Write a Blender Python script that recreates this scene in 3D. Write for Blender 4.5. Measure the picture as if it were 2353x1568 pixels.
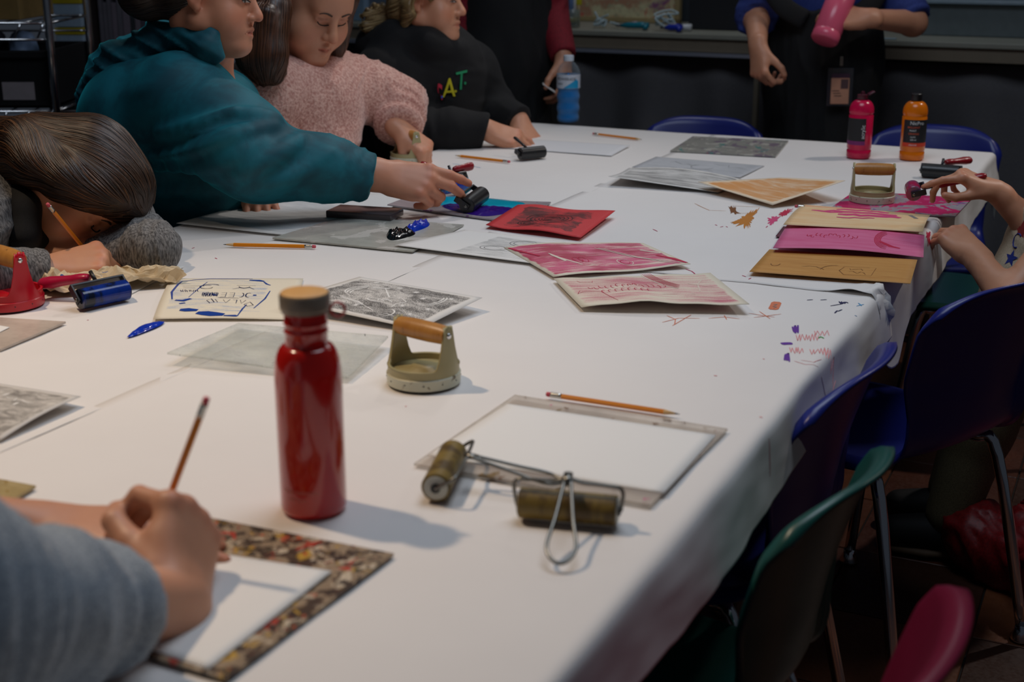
import bpy, bmesh, math, random
import numpy as np
from mathutils import Vector, Matrix

# ------------------------------------------------------------------ camera, world, lights, exposure
scene = bpy.context.scene
for o in list(bpy.data.objects): bpy.data.objects.remove(o, do_unlink=True)
COL = scene.collection
IW, IH, FPX = 2353, 1568, 3100.0
PITCH = math.radians(16.9)
CAM = np.array([0.0, 0.0, 1.34]); TZ = 0.74            # table top height
camd = bpy.data.cameras.new('camera'); cam = bpy.data.objects.new('camera', camd); COL.objects.link(cam)
cam.location = CAM; cam.rotation_euler = (math.pi/2 - PITCH, 0, 0)
camd.sensor_width = 36; camd.lens = 36*FPX/IW; camd.clip_start = .05
camd.dof.use_dof = True; camd.dof.focus_distance = 2.55; camd.dof.aperture_fstop = 4.6
scene.camera = cam
vs = scene.view_settings
vs.view_transform = 'Standard'; vs.look = 'None'; vs.gamma = 1; vs.use_curve_mapping = False
vs.exposure = 0.0
wd = bpy.data.worlds.new('world'); scene.world = wd; wd.use_nodes = True
wd.node_tree.nodes['Background'].inputs[0].default_value = (.38, .45, .58, 1)
wd.node_tree.nodes['Background'].inputs[1].default_value = 0.055

def lamp(kind, name, loc, target, power, color, size=.1, spot=None, blend=.5):
    d = bpy.data.lights.new(name, kind); d.energy = power; d.color = color
    if kind == 'AREA': d.shape = 'DISK'; d.size = size
    else: d.shadow_soft_size = size
    if spot: d.spot_size = math.radians(spot); d.spot_blend = blend
    o = bpy.data.objects.new(name, d); COL.objects.link(o); o.location = loc
    o.rotation_euler = (Vector(target)-Vector(loc)).to_track_quat('-Z', 'Y').to_euler()
    return o
WARM = (1, .76, .53); NEUT = (1, .92, .86); COOL = (.76, .86, 1)
lamp('SPOT', 'ceiling_spot_key', (-1.35, 1.95, 3.05), (-.72, 1.50, .74), 126, WARM, .045, 66, 1.0)
lamp('SPOT', 'ceiling_spot_far', (2.6, 3.9, 3.0), (.75, 3.3, .74), 72, NEUT, .06, 62, .9)
lamp('SPOT', 'ceiling_spot_middle', (.35, 4.4, 3.1), (-.45, 3.3, .95), 44, (1, .92, .86), .05, 62, .9)
lamp('AREA', 'ceiling_panel_cool', (.4, 2.2, 3.2), (.3, 2.2, .74), 27, COOL, 1.6)
lamp('AREA', 'added_fill_back', (.7, 5.1, 3.1), (.7, 5.2, .9), 8, (.92, .95, 1), 1.0)  # added fill that brightens the counter, painting and standing person; not a known fixture

# ------------------------------------------------------------------ helpers
def ray(px, py):
    x = (px-IW/2)/FPX; y = -(py-IH/2)/FPX
    c, s = math.cos(PITCH), math.sin(PITCH)
    return np.array([x, c+y*s, -s+y*c])
def P(px, py, z=0.0):
    "the spot on the table top (z metres above it) that the photograph shows there"
    r = ray(px, py); t = (TZ+z-CAM[2])/r[2]; return CAM+r*t
def at(px, py, Y):
    r = ray(px, py); return CAM+r*(Y/r[1])
TN = np.array([.904, -.428, 0.]); TV = np.array([.428, .904, 0.])    # table width / length directions
TN /= np.linalg.norm(TN); TV /= np.linalg.norm(TV)
TANG = math.atan2(-TN[1], TN[0])
def TB(n, v, z=0.0): return TN*n + TV*v + np.array([0, 0, TZ+z])
def V(*a): return np.array(a, float)
def unit(a): a = np.asarray(a, float); return a/np.linalg.norm(a)

def link(o, parent=None):
    COL.objects.link(o)
    if parent: o.parent = parent
    return o
def tag(o, label=None, cat=None, group=None, kind=None):
    if label: o['label'] = label
    if cat: o['category'] = cat
    if group: o['group'] = group
    if kind: o['kind'] = kind
    return o
def thing(name, label, cat, loc=(0, 0, 0), rz=0, group=None):
    o = bpy.data.objects.new(name, None); COL.objects.link(o); o.empty_display_size = .05
    o.location = loc; o.rotation_euler = (0, 0, rz)
    return tag(o, label, cat, group)
def meshobj(name, verts, faces, mat, parent=None, smooth=True, uv=None):
    me = bpy.data.meshes.new(name)
    me.from_pydata([tuple(map(float, v)) for v in verts], [], [tuple(map(int, f)) for f in faces])
    return _fin(name, me, mat, parent, smooth, uv)
def _fin(name, me, mat, parent, smooth, uv=None):
    if uv is not None:
        l = me.uv_layers.new(name='UVMap'); li = np.zeros(len(me.loops), int); me.loops.foreach_get('vertex_index', li)
        l.data.foreach_set('uv', np.asarray(uv, np.float32)[li].ravel())
    if smooth: me.shade_smooth()
    if mat: me.materials.append(mat)
    return link(bpy.data.objects.new(name, me), parent)
def bmobj(name, bm, mat, parent=None, smooth=True, angle=None):
    me = bpy.data.meshes.new(name); bmesh.ops.recalc_face_normals(bm, faces=bm.faces); bm.to_mesh(me); bm.free()
    o = _fin(name, me, mat, parent, smooth)
    if smooth and angle: me.set_sharp_from_angle(angle=math.radians(angle))
    return o
def basis(zdir, xhint=(1, 0, 0)):
    z = unit(zdir); x = np.asarray(xhint, float)
    if abs(np.dot(unit(x), z)) > .98: x = V(0, 1, 0)
    x = unit(x-z*np.dot(x, z)); return np.stack([x, np.cross(z, x), z], 1)

def bx(bm, c, s, rot=None, bev=0, seg=2):
    M = Matrix.Translation(Vector(c)) @ (rot.to_4x4() if rot is not None else Matrix.Identity(4)) @ Matrix.Diagonal((*s, 1))
    r = bmesh.ops.create_cube(bm, size=1, matrix=M)
    if bev:
        vs_ = set(r['verts']); es = [e for e in bm.edges if e.verts[0] in vs_ and e.verts[1] in vs_]
        bmesh.ops.bevel(bm, geom=es, offset=bev, segments=seg, profile=.6, affect='EDGES')
def lathe(bm, prof, seg=40, M=None, cap=True):
    "prof: (radius, z) list; M optional 4x4 placement"
    rings = []
    for r, z in prof:
        ring = []
        for i in range(seg):
            a = 2*math.pi*i/seg; p = Vector((r*math.cos(a), r*math.sin(a), z))
            ring.append(bm.verts.new(M @ p if M is not None else p))
        rings.append(ring)
    for a, b in zip(rings, rings[1:]):
        for i in range(seg): bm.faces.new((a[i], a[(i+1) % seg], b[(i+1) % seg], b[i]))
    if cap:
        bm.faces.new(rings[0][::-1]); bm.faces.new(rings[-1])
def tube(bm, pts, r, seg=8, closed=False, flat=1.0, up=(0, 0, 1)):
    "sweep a circle (or an ellipse, flat<1) along pts; r a number or a list"
    pts = [np.asarray(p, float) for p in pts]; n = len(pts); rr = r if hasattr(r, '__len__') else [r]*n
    rings = []; nrm = None
    for i in range(n):
        a = pts[(i-1) % n] if (i > 0 or closed) else pts[i]; b = pts[(i+1) % n] if (i < n-1 or closed) else pts[i]
        t = unit(b-a)
        if nrm is None:
            u = np.asarray(up, float)
            if abs(np.dot(u, t)) > .95: u = V(1, 0, 0)
            nrm = unit(u-t*np.dot(u, t))
        else: nrm = unit(nrm-t*np.dot(nrm, t))
        bi = np.cross(t, nrm); ring = []
        for k in range(seg):
            q = 2*math.pi*k/seg; ring.append(bm.verts.new(Vector(pts[i]+rr[i]*(math.cos(q)*nrm*flat+math.sin(q)*bi))))
        rings.append(ring)
    m = n if closed else n-1
    for i in range(m):
        a, b = rings[i], rings[(i+1) % n]
        for k in range(seg): bm.faces.new((a[k], a[(k+1) % seg], b[(k+1) % seg], b[k]))
    if not closed: bm.faces.new(rings[0][::-1]); bm.faces.new(rings[-1])
def spline(pts, n=8, closed=False):
    "Catmull-Rom through pts"
    pts = [np.asarray(p, float) for p in pts]; m = len(pts); out = []
    for i in range(m if closed else m-1):
        g = lambda k: pts[k % m] if closed else pts[min(max(k, 0), m-1)]
        a, b, c, d = g(i-1), g(i), g(i+1), g(i+2)
        for j in range(n):
            t = j/n; out.append(.5*((2*b)+(c-a)*t+(2*a-5*b+4*c-d)*t*t+(3*b-a-3*c+d)*t**3))
    if not closed: out.append(pts[-1])
    return out
def mat4(R, loc): return Matrix([[*R[i], loc[i]] for i in range(3)]+[[0, 0, 0, 1]])

# ------------------------------------------------------------------ materials
class NT:
    def __init__(s, name):
        s.m = bpy.data.materials.new(name); s.m.use_nodes = True; s.t = s.m.node_tree
        s.b = s.t.nodes['Principled BSDF']
    def node(s, ty, **kw):
        n = s.t.nodes.new(ty)
        for k, v in kw.items(): setattr(n, k, v)
        return n
    def put(s, sock, v):
        if v is None: return
        if isinstance(v, bpy.types.NodeSocket): s.t.links.new(v, sock)
        elif hasattr(v, '__len__') and len(v) == 3 and sock.type == 'RGBA': sock.default_value = (*v, 1)
        else: sock.default_value = v
    def co(s, kind='Object', scale=(1, 1, 1), rot=(0, 0, 0), loc=(0, 0, 0)):
        t = s.node('ShaderNodeTexCoord'); m = s.node('ShaderNodeMapping')
        s.t.links.new(t.outputs[kind], m.inputs[0]); m.inputs['Scale'].default_value = scale; m.inputs['Rotation'].default_value = rot; m.inputs['Location'].default_value = loc
        return m.outputs[0]
    def noise(s, vec, scale=5, detail=4, rough=.55, dist=0):
        n = s.node('ShaderNodeTexNoise'); s.put(n.inputs['Vector'], vec); n.inputs['Scale'].default_value = scale
        n.inputs['Detail'].default_value = detail; n.inputs['Roughness'].default_value = rough; n.inputs['Distortion'].default_value = dist
        return n.outputs[0]
    def voro(s, vec, scale=5, feat='F1', out=0):
        n = s.node('ShaderNodeTexVoronoi', feature=feat); s.put(n.inputs['Vector'], vec); n.inputs['Scale'].default_value = scale; return n.outputs[out]
    def math(s, op, a, b=None, c=None, clamp=False):
        n = s.node('ShaderNodeMath', operation=op, use_clamp=clamp)
        s.put(n.inputs[0], a); s.put(n.inputs[1], b); s.put(n.inputs[2], c); return n.outputs[0]
    def ss(s, v, lo, hi, a=0, b=1):
        n = s.node('ShaderNodeMapRange', interpolation_type='SMOOTHSTEP'); s.put(n.inputs[0], v)
        for i, q in enumerate((lo, hi, a, b)): n.inputs[1+i].default_value = q
        return n.outputs[0]
    def mix(s, f, a, b):
        n = s.node('ShaderNodeMix', data_type='RGBA'); s.put(n.inputs[0], f); s.put(n.inputs[6], a); s.put(n.inputs[7], b); return n.outputs[2]
    def sep(s, v):
        n = s.node('ShaderNodeSeparateXYZ'); s.put(n.inputs[0], v); return n.outputs
    def bump(s, h, strength=.3, dist=.001):
        n = s.node('ShaderNodeBump'); s.put(n.inputs['Height'], h); n.inputs['Strength'].default_value = strength; n.inputs['Distance'].default_value = dist
        s.t.links.new(n.outputs[0], s.b.inputs['Normal'])
    def out(s, col=None, rough=None, **kw):
        s.put(s.b.inputs['Base Color'], col); s.put(s.b.inputs['Roughness'], rough)
        for k, v in kw.items(): s.put(s.b.inputs[k.replace('_', ' ')], v)
        return s.m
def srgb(r, g, b):
    f = lambda c: (c/255/12.92 if c <= 10 else ((c/255+.055)/1.055)**2.4)
    return (f(r), f(g), f(b))
_mc = {}
def plain(name, col, rough=.5, var=.08, scale=30, bump=.0, **kw):
    if name in _mc: return _mc[name]
    t = NT(name); c = t.co(); n = t.noise(c, scale, 3)
    col2 = tuple(min(1, q*(1+var*3)+var*.01) for q in col); col1 = tuple(q*(1-var*2) for q in col)
    t.out(t.mix(n, col1, col2), rough, **kw)
    if bump: t.bump(n, bump, .001)
    _mc[name] = t.m; return t.m
# ------------------------------------------------------------------ the room
ROTT = Matrix.Rotation(-TANG, 3, 'Z')
def tbx(bm, n0, n1, v0, v1, z0, z1, bev=0):
    c = TN*((n0+n1)/2)+TV*((v0+v1)/2); bx(bm, (c[0], c[1], (z0+z1)/2), (abs(n1-n0), abs(v1-v0), abs(z1-z0)), ROTT, bev)
def tbox(name, r, mat, parent=None, bev=0, smooth=False):
    bm = bmesh.new(); tbx(bm, *r, bev=bev); return bmobj(name, bm, mat, parent, smooth, 30 if smooth else None)

m_wall = plain('wall_paint', srgb(52, 60, 68), .8, .05, 8)
m_floorbase = plain('floor_grout', srgb(26, 16, 11), .8)
def tilemat(i, col):
    t = NT('floor_tile_%d' % i); c = t.co('Object'); n = t.noise(c, 14, 5, .6, .4); n2 = t.noise(c, 120, 2)
    t.out(t.mix(n, tuple(q*.55 for q in col), tuple(q*1.3 for q in col)), t.ss(n2, .2, .8, .35, .55)); t.bump(n2, .1); return t.m
m_tiles = [tilemat(i, srgb(*c)) for i, c in enumerate(((104, 58, 34), (88, 46, 28), (118, 68, 40), (70, 40, 26)))]
fl = bmesh.new(); bx(fl, (0, 3, -.03), (9, 10, .05)); floor = tag(bmobj('floor', fl, m_floorbase, None, False), kind='structure')
rng = random.Random(4)
tm = bmesh.new(); bx(tm, (0, 0, 0), (.296, .296, .01), None, .0015, 1); tme = bpy.data.meshes.new('tile'); tm.to_mesh(tme); tm.free()
tms = []
for m in m_tiles:
    q = tme.copy(); q.materials.append(m); tms.append(q)
for i in range(-3, 9):
    for j in range(2, 16):
        p = TN*(i*.3-.35)+TV*(j*.3)
        if i > -2 or j < 6:
            o = link(bpy.data.objects.new('tile', rng.choice(tms)), floor); o.location = (p[0], p[1], -.0055); o.rotation_euler = (0, 0, -TANG)
def wallbox(name, r, mat): return tag(tbox(name, r, mat), kind='structure')
wallbox('wall_back', (-3.6, 3.2, 5.9, 6.0, 0, 2.7), m_wall)
bm = bmesh.new(); bx(bm, (-2.75, 2.6, 1.35), (.1, 6.4, 2.7)); tag(bmobj('wall_left', bm, m_wall, None, False), kind='structure')

# counter along the back wall with a dark pleated skirt
m_ctop = plain('counter_laminate', srgb(140, 140, 128), .45, .05, 10)
m_cfas = plain('counter_fascia', srgb(128, 116, 98), .6, .06, 12)
m_strip = plain('counter_metal_strip', srgb(170, 175, 190), .35, .03, Metallic=.6)
m_dark = plain('black_board', srgb(14, 16, 22), .7)
ct = thing('counter', 'long grey brown counter along the back wall with dark skirt', 'counter')
tbox('countertop', (-3.5, 3.0, 5.2, 5.88, .935, .955), m_ctop, ct, .003)
tbox('fascia', (-3.5, 3.0, 5.215, 5.24, .885, .935), m_cfas, ct)
tbox('edge_strip', (-3.5, -1.39, 5.203, 5.225, .868, .882), m_strip, ct)
m_curt = NT('skirt_fabric'); n_ = m_curt.noise(m_curt.co(), 260, 2); m_curt.out(m_curt.mix(n_, srgb(84, 82, 84), srgb(116, 114, 116)), .85); m_curt.bump(n_, .2); m_curt = m_curt.m
vv, ff, cols = [], [], 520
for i in range(cols):
    n = -3.5+6.5*i/(cols-1)
    for k in range(8):
        z = .85*(1-k/7)+.02; a = .020+.028*(k/7)
        w = a*(math.sin(n*24+1.3*math.sin(n*5))+.5*math.sin(n*13+2+.4*k)); p = TN*n+TV*(5.30+w); vv.append((p[0], p[1], z))
for i in range(cols-1):
    for k in range(7): ff.append((i*8+k, i*8+k+1, i*8+k+9, i*8+k+8))
o = meshobj('skirt', vv, ff, m_curt, ct); md = o.modifiers.new('s', 'SOLIDIFY'); md.thickness = .002
m_beige = plain('painted_post', srgb(120, 112, 96), .6)
p0 = at(1742, 140, 5.2); bm = bmesh.new(); bx(bm, (p0[0], p0[1], .44), (.018, .03, .88), ROTT, .003)
tag(bmobj('counter_post', bm, m_beige, ct), 'slim beige post in front of the counter skirt')
# raised ledge on the counter at the right
tag(tbox('raised_ledge', (-.9, 2.9, 5.50, 5.88, .956, 1.075), plain('ledge_paint', srgb(96, 106, 108), .5), None, .004), 'grey green raised ledge on the right half of the back counter', 'ledge')
tag(tbox('ledge_board', (-.95, 2.9, 5.47, 5.88, 1.0765, 1.09), plain('ledge_top', srgb(128, 146, 158), .35), None, .003), 'pale blue grey board capping the raised ledge', 'board')

# tables under the paper
m_ttop = plain('table_laminate', srgb(96, 84, 70), .5); m_steel = plain('grey_steel', srgb(90, 92, 96), .35, Metallic=.8)
m_chrome = plain('chrome', (.75, .75, .76), .12, .02, Metallic=1.0)
NL, NR, VN, VF, SEAM = -1.85, -.405, .36, 4.03, -1.20
def folding_table(n0, n1, v0, v1, lab):
    c = TN*((n0+n1)/2)+TV*((v0+v1)/2); t = thing('folding_table', lab, 'table', (c[0], c[1], 0), -TANG, 'tables pushed together under the paper')
    w, l = n1-n0, v1-v0
    bm = bmesh.new(); bx(bm, (0, 0, TZ-.0145), (w-.004, l-.004, .025), None, .006); bmobj('tabletop', bm, m_ttop, t)
    for sx in (-1, 1):
        for sy in (-1, 1):
            bm = bmesh.new(); tube(bm, [(sx*(w/2-.10), sy*(l/2-.30), .0), (sx*(w/2-.10), sy*(l/2-.30), TZ-.028)], .014, 10); bmobj('leg', bm, m_steel, t)
    for sy in (-1, 1):
        bm = bmesh.new(); tube(bm, [(-(w/2-.1), sy*(l/2-.30), .25), (w/2-.1, sy*(l/2-.30), .25)], .010, 8); bmobj('crossbar', bm, m_steel, t)
for n0, n1, sn in ((NL, (NL+NR)/2, 'far left'), ((NL+NR)/2, NR, 'right')):
    for v0, v1, sv in ((VN, (VN+VF)/2, 'near'), ((VN+VF)/2, VF, 'far')):
        folding_table(n0, n1, v0, v1, 'folding table under the %s %s of the white paper' % (sv, sn))

# white paper sheets over the tables
def snoise(x, y, seed=0, oct=4, lac=1.9, gain=.55):
    r = np.random.RandomState(seed); z = np.zeros_like(x*1.0); a = 1.
    for o in range(oct):
        for _ in range(3):
            th = r.rand()*6.28; ph = r.rand()*6.28; f = lac**o*(.8+.4*r.rand())
            z = z+a*np.sin(f*(x*math.cos(th)+y*math.sin(th))+ph+.7*np.sin(f*.6*(x*math.sin(th)-y*math.cos(th))+ph*2))/3
        a *= gain
    return z
def papermat(name, c1, c2):
    t = NT(name); c = t.co('Object'); n = t.noise(c, 3, 5, .6); f = t.noise(c, 420, 2)
    t.out(t.mix(n, c1, c2), .62); t.bump(f, .06, .0005); return t.m
m_sheet = papermat('butcher_paper', srgb(226, 221, 217), srgb(238, 234, 230))
def drape(s, e, R, hang_out=.05):
    "arc length s beyond the edge e -> (offset outwards from e, drop)"
    t = np.clip((s-e)/R, 0, math.pi/2-hang_out); flat = np.minimum(s, e)
    over = np.maximum(s-e-R*(math.pi/2-hang_out), 0)
    return flat+R*np.sin(t)+over*math.sin(hang_out), -(R-R*np.cos(t))-over*math.cos(hang_out)
def sheet(name, label, n0, n1, v0, v1, base, seed, edge0=0., crumple=0.):
    # grid in arc length: n may run past NR (hang), v past VF
    ns = np.concatenate([np.arange(n0, min(n1, NR-.06), .022), np.arange(max(NR-.06, n0), n1, .0065)]) if n1 > NR else np.arange(n0, n1, .022)
    ns = np.append(ns, n1); vs_ = np.append(np.arange(v0, v1, .02), v1)
    N, Vv = np.meshgrid(ns, vs_, indexing='ij')
    V2 = Vv+edge0*np.where(Vv < v0+.03, 1, 0)*.006*snoise(N*40, N*0, seed+3)
    hang = n1-NR
    sc = 1+ .12*snoise(Vv*3, Vv*0+1, seed+5, 2) if n1 > NR else 1
    if crumple: sc = sc+crumple*np.exp(-((Vv-v0-.10)/.10)**2)
    Ns = np.where(N > NR, NR+(N-NR)*sc, N)
    nn, dz = drape(Ns, NR, .016, .16); v_, dz2 = drape(V2, VF, .012)
    if n0 < NL:
        nl, dz3 = drape(-Ns, -NL, .012); nn = np.where(Ns < NL, -nl, nn); dz = dz+np.where(Ns < NL, dz3, 0)
    fl_ = np.clip((-dz)/.04, 0, 1)
    z = base+.0008*snoise(Vv*26, N*5, seed)+.0004*snoise(Vv*9, N*30, seed+1) + dz+dz2
    nn = nn+fl_*(.007*snoise(Vv*7, dz*12, seed+2, 3)+.0022*snoise(Vv*30, dz*40, seed+4))
    if crumple:
        q = np.exp(-((Vv-v0-.05)/.06)**2-((N-NR-.035)/.045)**2)
        z = z+q*(.008+.012*np.abs(snoise(N*90, Vv*90, 9, 3))); nn = nn+q*.016*snoise(N*70, Vv*80, 10, 3)
        q2 = np.exp(-((Vv-v0)/.016)**2-((N-NR+.03)/.028)**2); z = z+q2*.009
    p = TN[None, None]*nn[..., None]+TV[None, None]*v_[..., None]; p[..., 2] = TZ+z
    a, b = N.shape; I = np.arange(a*b).reshape(a, b)
    F = np.stack([I[:-1, :-1], I[1:, :-1], I[1:, 1:], I[:-1, 1:]], -1).reshape(-1, 4)
    o = meshobj(name, p.reshape(-1, 3), F, m_sheet); md = o.modifiers.new('s', 'SOLIDIFY'); md.thickness = .0003; md.offset = -1
    return tag(o, label, 'paper sheet')
sheet_l = sheet('table_paper', 'white paper strip along the left side of the table', NL-.10, SEAM, VN-.08, VF+.10, .0013, 1)
sheet_n = sheet('table_paper', 'white paper covering the near right part of the table, with crayon drawings', SEAM-.015, NR+.105, VN-.08, 2.36, .0010, 2)
sheet_f = sheet('table_paper', 'white paper covering the far right part of the table, crumpled at its torn edge', SEAM-.02, NR+.105, 2.28, VF+.12, .0016, 3, 1., .55)
# ------------------------------------------------------------------ papers, prints, plates, marks
LV = .0036
from mathutils.bvhtree import BVHTree
_bv = {}
def lay(o, p, up=.0003):
    'the point of sheet o straight below p, a hair above it'
    if o.name not in _bv: _bv[o.name] = BVHTree.FromPolygons([v.co[:] for v in o.data.vertices], [q.vertices[:] for q in o.data.polygons])
    h = _bv[o.name].ray_cast(Vector((p[0], p[1], TZ+.1)), Vector((0, 0, -1)))[0]
    return V(p[0], p[1], (h.z if h is not None else p[2])+up)
class Sheet:
    "a sheet of paper from its four corners (far left, far right, near right, near left: photo pixel + lift)"
    def __init__(s, name, label, corners, mat, level=0, bulge=None, cat='print', n=18, thick=.0007, ztop=None, group=None):
        s.base = LV+level*.0012 if ztop is None else ztop
        s.c = [P(x, y, s.base+l) for x, y, l in corners]; s.bulge = bulge
        g = np.linspace(0, 1, n); U, W = np.meshgrid(g, g, indexing='ij')
        pts = np.array([s.at(u, w) for u, w in zip(U.ravel(), W.ravel())])
        I = np.arange(n*n).reshape(n, n)
        F = np.stack([I[:-1, :-1], I[:-1, 1:], I[1:, 1:], I[1:, :-1]], -1).reshape(-1, 4)
        s.o = meshobj(name, pts, F, mat, uv=np.stack([U.ravel(), 1-W.ravel()], 1))
        md = s.o.modifiers.new('s', 'SOLIDIFY'); md.thickness = thick; md.offset = -1
        tag(s.o, label, cat, group)
    def at(s, u, w):
        a, b, c, d = s.c
        p = a*(1-u)*(1-w)+b*u*(1-w)+c*u*w+d*(1-u)*w
        if s.bulge is not None: p = p+V(0, 0, s.bulge(u, w))
        return p
    def strokes(s, name, lines, width, mat, lift=.0004):
        vv, ff = [], []
        for l in lines:
            w_ = width
            if isinstance(l, tuple) and not hasattr(l[0], '__len__'): w_, l = l
            q = [s.at(*p) for p in l]; ribbon(vv, ff, q, w_, lift)
        return tag(meshobj(name, vv, ff, mat, s.o), kind='stuff')
def ribbon(vv, ff, q, w, lift=.0004, taper=True):
    q = [np.asarray(p, float) for p in q]
    for i, p in enumerate(q):
        t = q[min(i+1, len(q)-1)]-q[max(i-1, 0)]
        if np.linalg.norm(t) < 1e-9: t = V(1, 0, 0)
        nrm = unit(np.cross(V(0, 0, 1), t)) if abs(unit(t)[2]) < .99 else V(1, 0, 0)
        h = w/2*(.55 if taper and i in (0, len(q)-1) else 1)
        b = len(vv); vv += [p+nrm*h+V(0, 0, lift), p-nrm*h+V(0, 0, lift)]
        if i: ff.append((b-2, b-1, b+1, b))
def blob(name, outline, h, mat, parent=None, z=LV, lumps=0, seed=0, px=True, rag=0):
    "a daub of paint: closed outline (pixels on the table), domed to height h"
    q = [P(x, y, z) for x, y in outline] if px else [V(*p) for p in outline]
    q = spline(q, 5, True); c = sum(q)/len(q); r = random.Random(seed); vv, ff = [], []; R = 5
    if rag: q = [c+(p-c)*(1+rag*(r.random()-.6)) for p in spline(q, 2, True)]
    m = len(q)
    for k in range(R+1):
        f = 1-k/R
        for p in q:
            hh = h*math.sqrt(max(0, 1-f**4)); d = c+(p-c)*f
            if lumps and 0 < k: hh *= 1+lumps*math.sin(d[0]*310+seed)*math.sin(d[1]*270+2*seed)+lumps*.7*math.sin(d[0]*700+d[1]*500)
            vv.append(d+V(0, 0, max(hh, 0)))
    for k in range(R):
        for i in range(m): ff.append((k*m+i, k*m+(i+1) % m, (k+1)*m+(i+1) % m, (k+1)*m+i))
    return meshobj(name, vv, ff, mat, parent)

def printmat(name, paper, ink, box=(0, 0, 1, 1), edge=.05, stretch=(3, 14), lo=.35, hi=.6, grain=.25, op=1., ink2=None, rot=0., seed=0., rough=.6):
    t = NT(name); c = t.co('UV', loc=(seed, seed*.7, 0)); u, v, _ = t.sep(t.co('UV'))
    wob = t.math('MULTIPLY', t.math('SUBTRACT', t.noise(c, 7, 4), .5), edge*2.2)
    def side(x, lim, sgn):
        d = t.math('ADD', t.math('MULTIPLY', t.math('SUBTRACT', x, lim), sgn), wob); return t.ss(d, 0, .02)
    m = t.math('MULTIPLY', t.math('MULTIPLY', side(u, box[0], 1), side(u, box[2], -1)), t.math('MULTIPLY', side(v, box[1], 1), side(v, box[3], -1)))
    st = t.noise(t.co('UV', (stretch[0], stretch[1], 1), (0, 0, rot), (seed, 0, 0)), 1, 6, .62, 1.4)
    gr = t.noise(t.co('UV', (160, 160, 1)), 1, 2); big = t.noise(c, 2.5, 3)
    k = t.math('ADD', t.math('ADD', t.math('MULTIPLY', st, .62), t.math('MULTIPLY', big, .38)), t.math('MULTIPLY', t.math('SUBTRACT', gr, .5), grain))
    a = t.math('MULTIPLY', t.math('MULTIPLY', t.ss(k, lo, hi), m), op)
    col = ink if ink2 is None else t.mix(t.ss(big, .42, .6), ink, ink2)
    t.out(t.mix(a, paper, col), rough); t.bump(t.noise(t.co('Object'), 500, 2), .08, .0004); return t.m
WHITE = srgb(236, 233, 228); CREAM = srgb(232, 222, 200)
m_white = papermat('drawing_paper', srgb(236, 234, 230), srgb(242, 240, 236))
m_creamp = papermat('cream_paper', srgb(226, 206, 190), srgb(234, 218, 202))
ink = {k: plain('ink_'+k, srgb(*c), r, .05) for k, c, r in (('blue', (18, 62, 150), .4), ('navy', (12, 24, 78), .4), ('black', (24, 22, 22), .4), ('white', (232, 230, 226), .6),
      ('rose', (186, 30, 84), .5), ('pink', (214, 70, 122), .5), ('crayon_orange', (214, 120, 84), .7), ('crayon_red', (222, 140, 140), .7), ('violet', (96, 34, 150), .5),
      ('ochre', (192, 120, 30), .5), ('brown', (120, 70, 22), .5), ('green', (60, 150, 70), .6), ('sky', (60, 150, 200), .5), ('grey', (120, 120, 120), .6), ('magenta', (150, 20, 90), .5), ('crimson', (196, 24, 70), .45))}
rs = random.Random(11)
def wig(x0, y0, x1, y1, n=10, amp=.02, seed=1):
    r = random.Random(seed); return [(x0+(x1-x0)*i/(n-1)+r.uniform(-amp, amp)*.3, y0+(y1-y0)*i/(n-1)+r.uniform(-amp, amp)) for i in range(n)]
def arc(cx, cy, rx, ry, a0, a1, n=10): return [(cx+rx*math.cos(a0+(a1-a0)*i/n), cy+ry*math.sin(a0+(a1-a0)*i/n)) for i in range(n+1)]
def star(cx, cy, r, ry=None, k=5):
    ry = ry or r; return [[(cx-r*math.cos(a), cy-ry*math.sin(a)), (cx+r*math.cos(a), cy+ry*math.sin(a))] for a in [math.pi*i/k+.2 for i in range(k)]]
def text_lines(s): return s

# --- blue relief print, cream card
S = Sheet('blue_print', 'cream card with a blue ink print of reversed lettering, left of the red bottle',
          [(392, 640, .002), (697, 640, .001), (672, 735, .001), (352, 733, .003)],
          printmat('blue_print_ink', CREAM, srgb(70, 130, 196), (.06, .14, .76, .96), .02, (3, 20), .46, .70, .35, .75), bulge=lambda u, w: .004*math.sin(math.pi*w)*(1-u)+.002*math.sin(math.pi*u)*w)
S.strokes('ink_line', [(.004, [(.085, .6), (.06, .42), (.08, .2), (.1, .1)]), (.003, [(.1, .1), (.2, .05), (.3, .02), (.42, .02), (.62, .02)]), (.010, [(.60, .06), (.67, .07), (.71, .09)]), (.004, [(.71, .1), (.74, .17), (.77, .2)]),
    (.012, [(.11, .62), (.17, .63), (.22, .58)]), (.010, [(.15, .70), (.19, .68)]), (.020, [(.17, .83), (.22, .83), (.3, .84)]), (.024, [(.3, .89), (.36, .9), (.42, .92), (.5, .93)]), (.010, [(.5, .95), (.58, .95), (.6, .96)]), (.003, [(.6, .95), (.62, .8), (.64, .7)]),
    (.002, [(.2, .55), (.25, .3), (.29, .12)]), (.003, [(.7, .78), (.76, .55), (.78, .35)])], .004, ink['blue'])
lt = []   # reversed lettering and small sketches
for k, x in enumerate((.43, .49)):   # E E
    lt += [[(x, .43), (x+.035, .42)], [(x, .48), (x+.033, .475)], [(x, .53), (x+.036, .525)], [(x+.036, .42), (x+.036, .53)]]
lt += [arc(.575, .475, .022, .055, -1.2, 1.9, 8), arc(.635, .475, .024, .055, 1.2, 5.2, 8), [(.615, .43), (.615, .52)]]
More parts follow.
